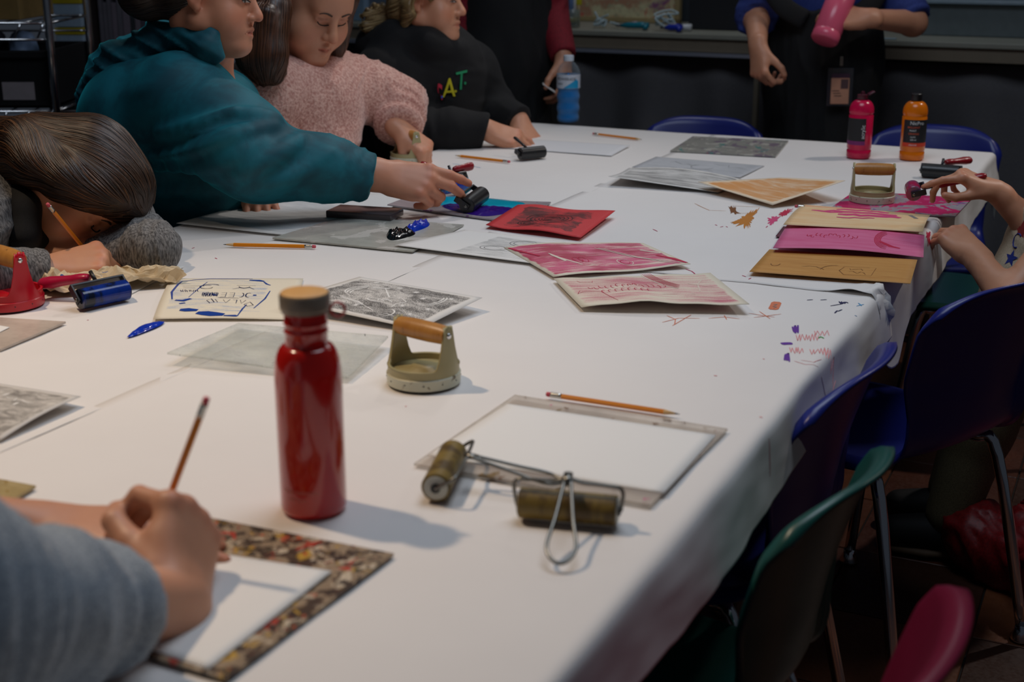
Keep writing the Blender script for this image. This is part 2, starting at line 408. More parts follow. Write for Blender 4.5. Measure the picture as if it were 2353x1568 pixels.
lt += [[(.34, .62), (.37, .58), (.4, .66), (.37, .68), (.34, .62)], [(.46, .60), (.485, .67), (.51, .59)], [(.53, .60), (.56, .60), (.56, .68)], [(.585, .60), (.60, .68), (.625, .6)], [(.62, .70), (.66, .64), (.69, .71), (.65, .74), (.62, .70)], [(.40, .59), (.425, .66)], [(.42, .55), (.57, .56)], [(.41, .545), (.56, .55)]]
lt += [arc(.3, .27, .05, .05, .2, 5.4), arc(.33, .23, .06, .04, 2.6, 6.), [(.12, .25), (.26, .24)], [(.13, .3), (.22, .3)], [(.52, .22), (.66, .22)], [(.5, .32), (.55, .28), (.58, .3), (.62, .27), (.66, .32)], arc(.58, .25, .04, .035, 0, 3.1)]
for i in range(12): lt.append(wig(.29+.01*i, .42, .295+.01*i, .52, 4, .01, i))
for i in range(9): lt.append(wig(.12+.015*i, .36, .13+.015*i, .41, 3, .01, i+40))
S.strokes('reversed_lettering', lt, .0016, ink['navy'], .0006)
S.strokes('ink_spot', [(.012, [(.665, .47), (.69, .47)]), (.012, [(.37, .47), (.39, .5)])], .01, ink['blue'])

# --- black and white print behind the bottle
B1 = Sheet('black_print', 'white sheet with a speckled black ink print of stars and swirls, behind the red bottle',
           [(826, 636, .004), (1108, 684, .020), (962, 757, .003), (645, 690, .016)],
           printmat('black_print_ink', srgb(226, 222, 216), srgb(44, 40, 38), (.05, .05, .95, .94), .02, (7, 9), .36, .60, 1.1, .95, seed=3.), level=2, bulge=lambda u, w: .006*math.sin(math.pi*u)*math.sin(math.pi*w))
wl = [arc(.30, .42, .12, .17, 2.2, 5.0), arc(.31, .44, .10, .16, 2.3, 4.2), arc(.33, .45, .09, .15, 2.3, 4.0), [(.37, .25), (.45, .37), (.54, .5), (.62, .49)], arc(.50, .62, .06, .035, .3, 6.0), arc(.56, .60, .05, .03, 2.5, 6.0), [(.62, .47), (.68, .52), (.65, .62), (.66, .7)], arc(.80, .33, .05, .16, -1.1, 1.3), arc(.78, .33, .05, .15, -1., 1.3), [(.24, .7), (.42, .72), (.6, .84)], arc(.68, .82, .05, .08, -1.5, 1.2), [(.66, .92), (.70, .84), (.76, .86)], [(.22, .55), (.3, .62)]]
for a, b in ((.22, .12), (.45, .18), (.60, .22), (.86, .2), (.72, .35), (.86, .56), (.45, .80), (.70, .62), (.82, .75), (.33, .86)): wl += star(a, b, .022, .035, 5)
for i in range(16): wl.append([(.26+.014*i, .66+.006*i), (.268+.014*i, .69+.006*i)])
for i in range(14): wl.append([(.30+.008*i, .28-.004*i), (.305+.008*i, .34-.004*i)])
B1.strokes('scratched_line', wl, .0028, ink['white'])

# --- prints in the middle of the table
def ripple(seed, a): return lambda u, w: a*(math.sin(5*u+seed)*math.sin(3.1*w+seed*2)+.5*math.sin(9*u+3*w))*min(1, 4*u*(1-u)+.3)
G1 = Sheet('grey_print', 'pale sheet with a faint grey ring print between the grey plate and the pink prints',
      [(1068, 528, .002), (1300, 556, .001), (1232, 606, .003), (905, 563, .006)], printmat('grey_print_ink', WHITE, srgb(110, 112, 112), (.40, .06, .97, .88), .04, (4, 9), .30, .72, .5, .55, seed=1.), level=1)
G1.strokes('ring', [arc(.58, .62, .10, .10, 0, 6.3, 16), arc(.58, .62, .07, .07, 0, 5, 14), arc(.72, .3, .12, .13, 0, 6.3, 16), arc(.72, .3, .09, .09, 1, 6.3, 14), arc(.8, .6, .1, .1, 0, 4)], .0012, ink['grey'])
R1 = Sheet('red_print', 'red sheet with a black swirl print, on the middle of the table',
      [(1190, 471, .006), (1414, 484, .014), (1334, 546, .004), (1116, 516, .006)],
      printmat('red_print_ink', srgb(206, 44, 50), srgb(40, 10, 14), (.14, .12, .86, .90), .08, (5, 7), .36, .58, .5, .88, seed=2.), level=2, bulge=ripple(1, .003))
R1.strokes('swirl', [arc(.5, .5, r, r*.9, .4*r*30, 5+.4*r*30, 14) for r in (.05, .08, .11, .15, .19, .23)]+[arc(.34, .7, r, r, 0, 5, 10) for r in (.04, .07, .1)], .0016, ink['black'])
PK1 = Sheet('pink_print', 'deckle-edged sheet brushed with deep pink ink, the farther of the two loose pink prints',
      [(1158, 569, .003), (1478, 561, .004), (1587, 609, .003), (1272, 636, .002)],
      printmat('pink_print_deep', CREAM, srgb(214, 84, 128), (.02, .04, .97, .97), .03, (2.2, 10), .30, .52, .2, .95, srgb(178, 26, 74), rot=.25, seed=4.), level=2, bulge=lambda u, w: .008*math.sin(math.pi*u)*(1-w)+.002*math.sin(8*u))
PK1.strokes('bare_line', [(.006, [(.20, .35), (.22, .5), (.3, .75)]), (.010, [(.2, .4), (.23, .62)]), (.004, [(.58, .2), (.72, .55), (.92, .95)]), (.003, [(.61, .2), (.76, .6), (.97, .95)]), (.002, [(.4, .42), (.6, .40)]), (.002, [(.42, .48), (.6, .46)]), (.002, arc(.62, .72, .05, .1, 0, 6)), (.012, [(.86, .35), (.96, .5)])], .003, m_creamp)
PK1.strokes('pink_line', [(.012, [(.9, .58), (.96, .75), (.99, .95)]), (.010, [(.02, .04), (.06, .2), (.12, .4)]), arc(.32, .6, .03, .08, 0, 6), arc(.36, .6, .03, .08, 0, 6), arc(.62, .72, .03, .06, 0, 5)], .0016, ink['crimson'])
PK2 = Sheet('pink_print', 'sheet with a streaky pale pink rainbow print, nearer of the two loose pink prints',
      [(1272, 640, .002), (1632, 628, .002), (1722, 700, .012), (1336, 706, .003)],
      printmat('pink_print_pale', CREAM, srgb(214, 92, 128), (.03, .05, .96, .96), .03, (1.6, 22), .40, .66, .3, .9, srgb(196, 60, 104), seed=5.), level=3, bulge=lambda u, w: .010*w*math.sin(math.pi*u)*(.6+.4*math.sin(6*u))+.001*math.sin(20*u))
pl = []
for i in range(5): pl.append(arc(.86, -.1, .24+.012*i, .62+.03*i, 2.2, 3.1, 10))
for i in range(14): pl.append(arc(.16+.035*i, .40+.02*math.sin(i*2.2), .012, .05, .4*i, 3.3+.4*i, 6))
for i in range(8): pl.append(arc(.22+.04*i, .56, .014, .05, 2.4, 5.4, 6))
pl += [[(.08, .5), (.05, .6), (.09, .55), (.2, .55), (.22, .75), (.24, .9)], [(.12, .15), (.13, .2), (.21, .2), (.22, .14)]]
PK2.strokes('pink_line', pl, .0014, ink['crimson'])
PK2.strokes('bare_line', [(.003, [(.55, .69), (.75, .69)]), (.003, [(.80, .6), (.84, .35), (.90, .2)]), (.003, [(.78, .34), (.92, .45)]), (.003, arc(.86, -.1, .30, .76, 2.2, 3.1))], .003, m_creamp)

# --- far prints
Sheet('grey_print', 'flat light grey print lying farthest back behind the curled grey one',
      [(1508, 360, .001), (1757, 381, .001), (1700, 408, .001), (1452, 384, .001)], printmat('grey_flat_ink', srgb(190, 192, 196), srgb(128, 132, 136), (.02, .02, .98, .98), .02, (4, 9), .3, .8, .3, .5, seed=6.), level=0).strokes(
      'pencil_line', [wig(.2, .3, .5, .5, 6, .08, 2), wig(.6, .2, .9, .4, 6, .08, 3), arc(.55, .5, .1, .2, 0, 4), wig(.3, .7, .7, .75, 8, .08, 5)], .0014, ink['grey'])
Sheet('grey_print', 'curled sheet with a dark grey brushed print, half under the orange print',
      [(1445, 386, .010), (1705, 412, .010), (1650, 442, .002), (1398, 405, .022)], printmat('grey_curled_ink', srgb(222, 220, 216), srgb(70, 70, 70), (.04, .05, .97, .97), .03, (2, 14), .34, .66, .3, .85, seed=7.), level=1, bulge=lambda u, w: .012*math.sin(math.pi*u)*(1-w)-.004*math.sin(math.pi*w))
Sheet('orange_print', 'curled sheet washed with pale orange ink, corner raised on the right',
      [(1795, 408, .006), (1942, 415, .045), (1775, 471, .003), (1604, 418, .020)], printmat('orange_print_ink', srgb(236, 214, 184), srgb(214, 140, 58), (.05, .05, .95, .95), .04, (2, 9), .26, .62, .2, .9, seed=8.), level=3, bulge=lambda u, w: -.008*math.sin(math.pi*u)*math.sin(math.pi*w))
OP = Sheet('orange_print', 'orange washed sheet with a deep pink patch, under the child\'s left hand',
      [(1848, 470, .004), (2138, 494, .006), (2120, 533, .010), (1800, 516, .012)], printmat('orange_pink_ink', srgb(238, 206, 160), srgb(226, 160, 84), (.0, .0, 1, 1), .03, (2, 9), .35, .75, .2, .6, seed=9.), level=5, bulge=lambda u, w: .006*math.sin(math.pi*w))
OP.strokes('pink_patch', [(.020, wig(.30, .20, .70, .18, 9, .03, 1)), (.024, wig(.22, .36, .76, .34, 9, .03, 2)), (.022, wig(.34, .50, .80, .46, 9, .03, 3)), (.014, wig(.12, .40, .36, .42, 6, .03, 4)), (.010, wig(.34, .62, .62, .60, 7, .03, 5))], .02, ink['pink'])
OP.strokes('grey_smudge', [(.016, [(.86, .25), (.92, .45)])], .01, ink['grey'])
PP = Sheet('pink_print', 'evenly inked bright pink sheet between the orange and the ochre ones',
      [(1808, 517, .004), (2124, 540, .004), (2122, 592, .004), (1776, 570, .010)], printmat('pink_even_ink', srgb(224, 120, 160), srgb(206, 62, 116), (.0, .0, 1, 1), .02, (2, 12), .25, .8, .2, .9, seed=10.), level=4, bulge=lambda u, w: .006*math.sin(math.pi*u))
PP.strokes('pink_line', [arc(.76, .45, .06+.01*i, .25+.04*i, 1.7, 4.4, 8) for i in range(5)]+[arc(.2+.03*i, .45+.04*math.sin(i*2), .012, .06, .5*i, 3.5+.5*i, 5) for i in range(12)]+[(.012, [(.70, .55), (.78, .72), (.84, .75)])], .0018, ink['crimson'])
OC = Sheet('ochre_print', 'ochre brown inked sheet with faint line drawing near the table edge',
      [(1768, 573, .002), (2108, 597, .002), (2092, 652, .002), (1722, 624, .003)], printmat('ochre_ink', srgb(206, 150, 76), srgb(176, 112, 36), (.0, .0, 1, 1), .02, (2, 10), .28, .75, .2, .85, srgb(190, 128, 52), seed=11.), level=3)
OC.strokes('dark_line', [arc(.52, .72, .10, .22, 3.2, 4.7), [(.55, .52), (.72, .5)], [(.56, .55), (.54, .7), (.58, .85), (.75, .82)], wig(.30, .6, .45, .68, 7, .04, 8), wig(.6, .6, .7, .62, 6, .05, 9), wig(.6, .72, .72, .74, 6, .05, 10), arc(.12, .6, .03, .1, 0, 3), [(.76, .5), (.75, .8)]], .0014, ink['brown'])
Sheet('maroon_card', 'dark maroon corner of a sheet under the bright pink print', [(1800, 520, .0), (1900, 530, .0), (1890, 556, .0), (1782, 543, .0)], plain('maroon_card_paper', srgb(96, 44, 60), .6), level=2, cat='sheet')

# --- left side sheets
Sheet('grey_print', 'pale grey streaked sheet in front of the teal jacket',
      [(640, 448, .001), (830, 480, .003), (700, 545, .002), (405, 513, .004)], printmat('pale_streak_ink', srgb(222, 221, 218), srgb(150, 152, 154), (.03, .05, .97, .97), .03, (2, 16), .38, .74, .3, .65, seed=12.), level=0)
Sheet('grey_print', 'dark grey mottled print cut off at the left edge of the picture',
      [(-60, 872, .002), (186, 911, .012), (0, 1012, .003), (-260, 950, .002)], printmat('left_grey_ink', srgb(214, 208, 200), srgb(76, 72, 68), (.03, .04, .97, .95), .03, (6, 8), .32, .68, .5, .8, seed=13.), level=0,
      bulge=lambda u, w: .004*math.sin(math.pi*w)).strokes('scratched_line', star(.5, .25, .02, .04)+star(.7, .4, .02, .04)+star(.45, .5, .02, .04)+[wig(.55, .3, .8, .35, 8, .04, 3), wig(.5, .7, .8, .75, 8, .04, 4), arc(.66, .6, .06, .1, 0, 4)], .002, ink['white'])
Sheet('drawing_sheet', 'white sheet the girl in grey is drawing on', [(60, 590, .0), (424, 612, .001), (300, 676, .0), (-60, 650, .0)], m_white, level=0, cat='paper')
Sheet('drawing_sheet', 'white sheet under the hands of the person in the black hoodie', [(1180, 318, .001), (1448, 334, .004), (1405, 358, .001), (1130, 338, .001)], papermat('far_sheet', srgb(214, 214, 216), srgb(226, 226, 228)), level=0, cat='paper')
Sheet('drawing_sheet', 'blank white sheet lying on the stained plate with the orange pencil behind it', [(1166, 928, .0), (1645, 1000, .0), (1526, 1133, .0), (984, 1046, .0)], m_white, cat='paper', ztop=LV+.0042)
Sheet('drawing_sheet', 'white sheet on the paint-covered plate under the hand in the foreground', [(300, 1240, .0), (762, 1313, .002), (478, 1538, .0), (80, 1400, .0)], m_white, cat='paper', ztop=LV+.0042)
Sheet('paper_scrap', 'small white scrap at the left edge on the speckled plate', [(-60, 738, 0), (22, 752, .001), (-10, 768, 0), (-80, 752, 0)], m_white, cat='paper', ztop=LV+.0042)
# scrap of white paper behind the ink slab
Sheet('paper_scrap', 'white sheet tucked under the slate grey slab near the reaching arm', [(640, 452, 0), (960, 444, 0), (900, 476, 0), (650, 474, 0)], papermat('scrap_paper', srgb(228, 226, 222), srgb(236, 234, 230)), level=1, cat='paper')

# --- printing plates (acrylic sheets)
def platemat(name, base, stains, clear=.35, scale=9, thresh=.58, rough=.25):
    t = NT(name); c = t.co('UV'); col = base
    dirt = t.noise(c, 3.5, 6, .65); col = t.mix(t.ss(dirt, .35, .75), tuple(q*1.08 for q in base), tuple(q*.72 for q in base)); cov = t.ss(dirt, .3, .8, 0, .5)
    for i, (sc, s_, th) in enumerate(stains):
        n = t.noise(t.co('UV', (s_, s_*.8, 1), (0, 0, i*.7), (i*3.1, i*1.7, 0)), 1, 5, .6, .6); m = t.ss(n, th, th+.03)
        col = t.mix(m, col, sc); cov = t.math('MAXIMUM', cov, m)
    t.out(col, rough)
    tr = t.node('ShaderNodeBsdfTransparent'); tr.inputs[0].default_value = (.94, .95, .93, 1); mx = t.node('ShaderNodeMixShader')
    t.put(mx.inputs[0], t.math('ADD', t.math('MULTIPLY', cov, clear), 1-clear, clamp=True)); t.t.links.new(tr.outputs[0], mx.inputs[1]); t.t.links.new(t.b.outputs[0], mx.inputs[2])
    t.t.links.new(mx.outputs[0], t.t.nodes['Material Output'].inputs[0]); return t.m
def plate(label, corners, mat, z=LV, th=.0032, lifts=(0, 0, 0, 0), name='printing_plate'):
    top = [P(x, y, z+th+l) for (x, y), l in zip(corners, lifts)]
    n = 8; g = np.linspace(0, 1, n); vv, uv = [], []
    for dz in (0, -th):
        for u in g:
            for w in g:
                p = top[0]*(1-u)*(1-w)+top[1]*u*(1-w)+top[2]*u*w+top[3]*(1-u)*w; vv.append(p+V(0, 0, dz)); uv.append((u, 1-w))
    I = np.arange(n*n).reshape(n, n); ff = []
    for i in range(n-1):
        for j in range(n-1):
            ff.append((I[i, j], I[i, j+1], I[i+1, j+1], I[i+1, j])); ff.append(tuple(n*n+k for k in (I[i, j], I[i+1, j], I[i+1, j+1], I[i, j+1])))
    ed = [I[i, 0] for i in range(n)]+[I[n-1, j] for j in range(1, n)]+[I[i, n-1] for i in range(n-2, -1, -1)]+[I[0, j] for j in range(n-2, 0, -1)]
    for a, b in zip(ed, ed[1:]+ed[:1]): ff.append((a, b, b+n*n, a+n*n))
    return tag(meshobj(name, vv, ff, mat, None, False, uv), label, 'plate')
GR = srgb(168, 164, 156)
plate('stained clear plate under the blank white sheet beside the two wire brayers', [(1183, 907), (1672, 985), (1495, 1160), (951, 1065)], platemat('plate_stained', srgb(222, 208, 196), [(srgb(138, 116, 84), 5, .60), (srgb(190, 60, 120), 9, .67), (srgb(70, 130, 190), 7, .69), (srgb(130, 104, 86), 14, .62)], .62))
plate('plate thickly crusted with brown, red and yellow paint in the foreground', [(330, 1160), (905, 1272), (520, 1560), (-20, 1400)], platemat('plate_crusted', srgb(164, 142, 116), [(srgb(74, 58, 46), 12, .50), (srgb(190, 150, 60), 13, .60), (srgb(180, 60, 44), 12, .60), (srgb(204, 188, 164), 15, .57), (srgb(206, 96, 54), 18, .64), (srgb(60, 72, 50), 10, .66), (srgb(44, 32, 28), 22, .58), (srgb(150, 40, 36), 25, .66)], .1, rough=.4))
plate('speckled beige plate at the left edge in front of the red baren', [(-90, 724), (151, 739), (0, 803), (-260, 770)], platemat('plate_speckled', srgb(216, 200, 186), [(srgb(150, 60, 70), 16, .74), (srgb(60, 130, 110), 18, .74), (srgb(70, 40, 90), 20, .76)], .25))
plate('corner of a tan plate beside the blue sleeve in the foreground', [(-60, 1090), (82, 1116), (0, 1165), (-160, 1140)], platemat('plate_tan', srgb(188, 166, 116), [(srgb(150, 120, 60), 6, .6)], .2))
plate('large clear plate with faint scratches lying behind the red bottle', [(548, 742), (892, 772), (800, 866), (384, 810)], platemat('plate_clear', srgb(226, 228, 226), [(srgb(96, 96, 94), 22, .70)], .88), lifts=(.002, .012, .002, .012), z=LV+.002)
pg = plate('grey plate carrying a daub of blue and black paint', [(790, 497), (1066, 516), (948, 577), (626, 546)], platemat('plate_grey', srgb(190, 190, 180), [(srgb(60, 60, 60), 15, .75), (srgb(180, 120, 90), 18, .76), (srgb(206, 204, 196), 4, .56)], .15))
pc = plate('purple-tinted grey plate covered in wet turquoise and violet paint', [(935, 453), (1266, 464), (1190, 512), (890, 470)], platemat('plate_violet', srgb(178, 168, 172), [(srgb(120, 80, 128), 5, .6), (srgb(170, 150, 160), 6, .62), (srgb(60, 110, 170), 14, .76)], .15), z=LV+.0005)
plate('mottled grey plate farthest back on the table', [(1592, 313), (1812, 323), (1782, 359), (1540, 346)], platemat('plate_mottled', srgb(168, 166, 158), [(srgb(132, 118, 132), 4, .54), (srgb(96, 146, 140), 5, .60), (srgb(206, 84, 84), 9, .68), (srgb(190, 188, 178), 7, .56)], .15))
pp = plate('plate smeared with pink and violet ink under the pale baren at the right', [(1965, 438), (2233, 456), (2195, 497), (1908, 478)], platemat('plate_pink', srgb(178, 168, 176), [(srgb(132, 96, 160), 5, .56), (srgb(206, 44, 106), 3.2, .47), (srgb(222, 80, 136), 6, .58), (srgb(60, 100, 170), 12, .75)], .1))

# wet paint on the plates
m_cyan = plain('wet_turquoise', srgb(0, 168, 196), .15, .05); m_vio = plain('wet_violet', srgb(52, 22, 120), .12, .1); m_wblue = plain('wet_blue', srgb(14, 52, 176), .12, .1); m_wblk = plain('wet_black', srgb(14, 14, 16), .12, .05)
blob('paint_daub', [(1010, 452), (1120, 455), (1203, 466), (1190, 478), (1120, 478), (1040, 474), (985, 468)], .0035, m_cyan, pc, LV+.0036)
blob('paint_daub', [(1015, 472), (1060, 470), (1130, 476), (1185, 480), (1165, 490), (1110, 497), (1040, 484)], .0045, m_vio, pc, LV+.004, .35, 1)
blob('paint_daub', [(930, 528), (955, 515), (985, 512), (982, 522), (950, 534), (932, 538)], .009, m_wblue, pg, LV+.0032, .5, 2)
blob('paint_daub', [(890, 538), (915, 530), (950, 532), (950, 541), (910, 552), (892, 550)], .008, m_wblk, pg, LV+.0032, .6, 3)
o = blob('paint_streak', [(294, 772), (325, 752), (375, 739), (368, 748), (330, 764), (300, 774)], .004, m_wblue, None, LV, .25, 5); tag(o, 'glossy blue streak of paint on the table paper near the blue print', 'paint')

# marks on the table paper
def marks(name, sheet_o, lines, w, mat, z=LV-.0002):
    vv, ff = [], []
    for l in lines:
        ww = w
        if isinstance(l, tuple) and not hasattr(l[0], '__len__'): ww, l = l
        q = [P(x, y, .001) for x, y in l]; q = [a_+(b_-a_)*t_ for a_, b_ in zip(q, q[1:]) for t_ in (0, .25, .5, .75)]+[q[-1]]; ribbon(vv, ff, [lay(sheet_o, p_) for p_ in q], ww, .0002 if z < LV else .0005)
    return tag(meshobj(name, vv, ff, mat, sheet_o), kind='stuff')
def scrib(x, y, w, h, n, seed):
    r = random.Random(seed); return [(x+w*i/n+r.uniform(-2, 2), y+(h if i % 2 else 0)+r.uniform(-2, 2)) for i in range(n+1)]
marks('orange_crayon', sheet_n, [[(1522, 742), (1560, 732), (1608, 733)], [(1532, 726), (1552, 735), (1550, 748)], [(1545, 750), (1575, 732), (1588, 725)], [(1628, 733), (1665, 730), (1700, 734)], [(1664, 726), (1670, 736)], [(1720, 720), (1755, 726), (1780, 729)], [(1732, 730), (1795, 722)], [(1745, 716), (1770, 733)]], .0016, ink['crayon_orange'])
marks('orange_patch', sheet_n, [(.017, [(1776, 712), (1781, 703), (1785, 694)])], .01, ink['crayon_orange']); marks('patch_scribble', sheet_n, [[(1777, 700), (1786, 700), (1776, 705), (1785, 706), (1777, 709)]], .0016, ink['grey'], LV)
marks('violet_mark', sheet_n, [(.012, [(1795, 791), (1808, 790), (1821, 790)]), scrib(1822, 750, 12, 16, 7, 1), scrib(1803, 812, 10, 18, 7, 2)], .003, ink['violet'])
pkl = [scrib(1830, 770, 50, 14, 14, 3), scrib(1815, 800, 30, 12, 9, 4), scrib(1860, 802, 40, 12, 9, 5), scrib(1870, 760, 35, 12, 7, 6), scrib(1895, 800, 30, 14, 8, 7), [(1825, 830), (1850, 838), (1890, 836), (1910, 828)], [(1840, 828), (1870, 832), (1888, 822)]]
marks('pink_crayon', sheet_n, pkl, .0012, ink['crayon_red'])
marks('green_mark', sheet_n, [[(1879, 779), (1886, 775), (1893, 779)]], .003, ink['green'])
marks('blue_mark', sheet_n, [scrib(1928, 694, 20, 6, 7, 11), [(1908, 704), (1935, 700)], [(1925, 716), (1935, 712)], [(1854, 691), (1868, 690)], [(1885, 691), (1900, 690)], [(1918, 720), (1924, 714)]], .0028, ink['navy'])
marks('sky_mark', sheet_n, [[(1968, 705), (1985, 700)], [(1972, 698), (1980, 704)], [(1964, 724), (1970, 724)], ], .0022, ink['sky'])
for k, (ol, mm, sh) in enumerate([([(1705, 500), (1725, 486), (1737, 488), (1728, 506), (1722, 522), (1710, 522), (1684, 513)], 'ochre', sheet_f), ([(1792, 490), (1810, 481), (1820, 484), (1806, 496), (1794, 497)], 'crimson', sheet_f), ([(1766, 503), (1786, 497), (1790, 504), (1780, 512), (1770, 516)], 'pink', sheet_f),
        ([(1676, 475), (1690, 476), (1692, 489), (1700, 491), (1680, 491)], 'brown', sheet_f), ([(2130, 531), (2140, 530), (2136, 540), (2130, 541)], 'crimson', sheet_f)]):
    o = blob('paint_smear', ol, .0003, ink[mm], sh, .0015, seed=k, rag=.7)
    for v_ in o.data.vertices: v_.co = lay(sh, v_.co, .0004)
marks('ochre_line', sheet_f, [[(1596, 468), (1630, 485), (1668, 486)], [(1680, 474), (1750, 477)], [(1745, 478), (1735, 492)], [(1690, 492), (1735, 491)]], .0016, ink['ochre'])
marks('pink_speck', sheet_f, [[(1643, 518), (1648, 520)], [(1655, 524), (1662, 522)], [(1668, 522), (1672, 524)], [(1500, 528), (1511, 533)], [(1705, 634), (1714, 637)], [(1720, 643), (1726, 640)], [(1574, 619), (1590, 625), (1598, 632)], [(1760, 524), (1764, 520)]], .0022, ink['rose'])
marks('blue_smudge', sheet_l, [(.006, [(1066, 380), (1080, 382), (1092, 383)]), [(1040, 377), (1060, 380)], [(1092, 384), (1105, 386)]], .0025, ink['sky'])
marks('pink_speck', sheet_n, [[(931, 934), (934, 935)], [(1745, 958), (1752, 960)], [(1640, 865), (1648, 866)], [(1753, 825), (1757, 826)], [(1768, 984), (1775, 990)]], .0025, ink['crayon_red'])
marks('red_speck', sheet_l, [[(441, 572), (447, 570)], [(494, 594), (499, 596)], [(200, 736), (204, 736)]], .002, ink['rose'])
# ------------------------------------------------------------------ tools and bottles
m_wood = NT('handle_wood'); c_ = m_wood.co('Object', (60, 60, 8)); n_ = m_wood.noise(c_, 1, 4, .6, .6); n2_ = m_wood.noise(m_wood.co(), 55, 3)
m_wood.out(m_wood.mix(m_wood.ss(n2_, .62, .72), m_wood.mix(n_, srgb(150, 92, 36), srgb(206, 148, 74)), srgb(96, 62, 30)), .38); m_wood = m_wood.m
m_penc = plain('pencil_lacquer', srgb(226, 134, 22), .3, .03); m_ferr = plain('pencil_ferrule', srgb(200, 198, 190), .25, .1, 200, Metallic=.9); m_eras = plain('pencil_eraser', srgb(206, 84, 98), .7); m_pwood = plain('pencil_wood', srgb(214, 176, 124), .6); m_lead = plain('pencil_lead', srgb(42, 42, 44), .4)
m_print = plain('pencil_print', srgb(90, 50, 10), .5)
PM = {}
def pencil_parts():
    bm = bmesh.new(); lathe(bm, [(.0037, .022), (.0037, .166)], 6); PM['shaft'] = bm, m_penc
    bm = bmesh.new(); lathe(bm, [(.0036, .007), (.0038, .009), (.0036, .011), (.0038, .013), (.0036, .015), (.0038, .018), (.0037, .0225)], 16); PM['ferrule'] = bm, m_ferr
    bm = bmesh.new(); lathe(bm, [(.0012, .0), (.0027, .0005), (.0033, .002), (.0033, .008)], 16); PM['eraser'] = bm, m_eras
    bm = bmesh.new(); lathe(bm, [(.0037, .1655), (.0012, .181)], 12); PM['sharpened_tip'] = bm, m_pwood
    bm = bmesh.new(); lathe(bm, [(.0012, .1805), (.0003, .187)], 8); PM['lead'] = bm, m_lead
    out = {}
    for k, (b, m) in PM.items():
        me = bpy.data.meshes.new(k); bmesh.ops.recalc_face_normals(b, faces=b.faces); b.to_mesh(me); b.free(); me.materials.append(m)
        if k != 'shaft': me.shade_smooth()
        out[k] = me
    return out
PME = pencil_parts()
def pencil(e, tip, label, group='yellow orange pencils', roll=.3):
    "e: eraser end, tip: direction target (3-D points)"
    R = basis(tip-e, (0, 0, 1)); t = thing('pencil', label, 'pencil', group=group)
    t.matrix_basis = mat4(R, e) @ Matrix.Rotation(roll, 4, 'Z')
    for k in ('shaft', 'ferrule', 'eraser', 'sharpened_tip'):
        o = link(bpy.data.objects.new(k, PME[k]), t)
        if k == 'sharpened_tip': link(bpy.data.objects.new('lead', PME['lead']), o)
    return t
zp = LV+.0038
for (a, b, lab) in (((1255, 906), (1553, 951), 'pencil lying behind the blank white sheet, eraser to the left'), ((726, 567), (508, 562), 'pencil lying alone in front of the grey plate, pointing left'),
                    ((1172, 372), (1043, 357), 'pencil next to the black brayer, red eraser to the right'), ((1362, 307), (1477, 321), 'pencil farthest back, near the blue drink bottle')):
    pencil(P(*a, zp), P(*b, zp), lab)
pencil(P(1826, 474, zp+.008), P(2000, 486, zp+.008), 'pencil half hidden behind the orange sheet with the pink patch')

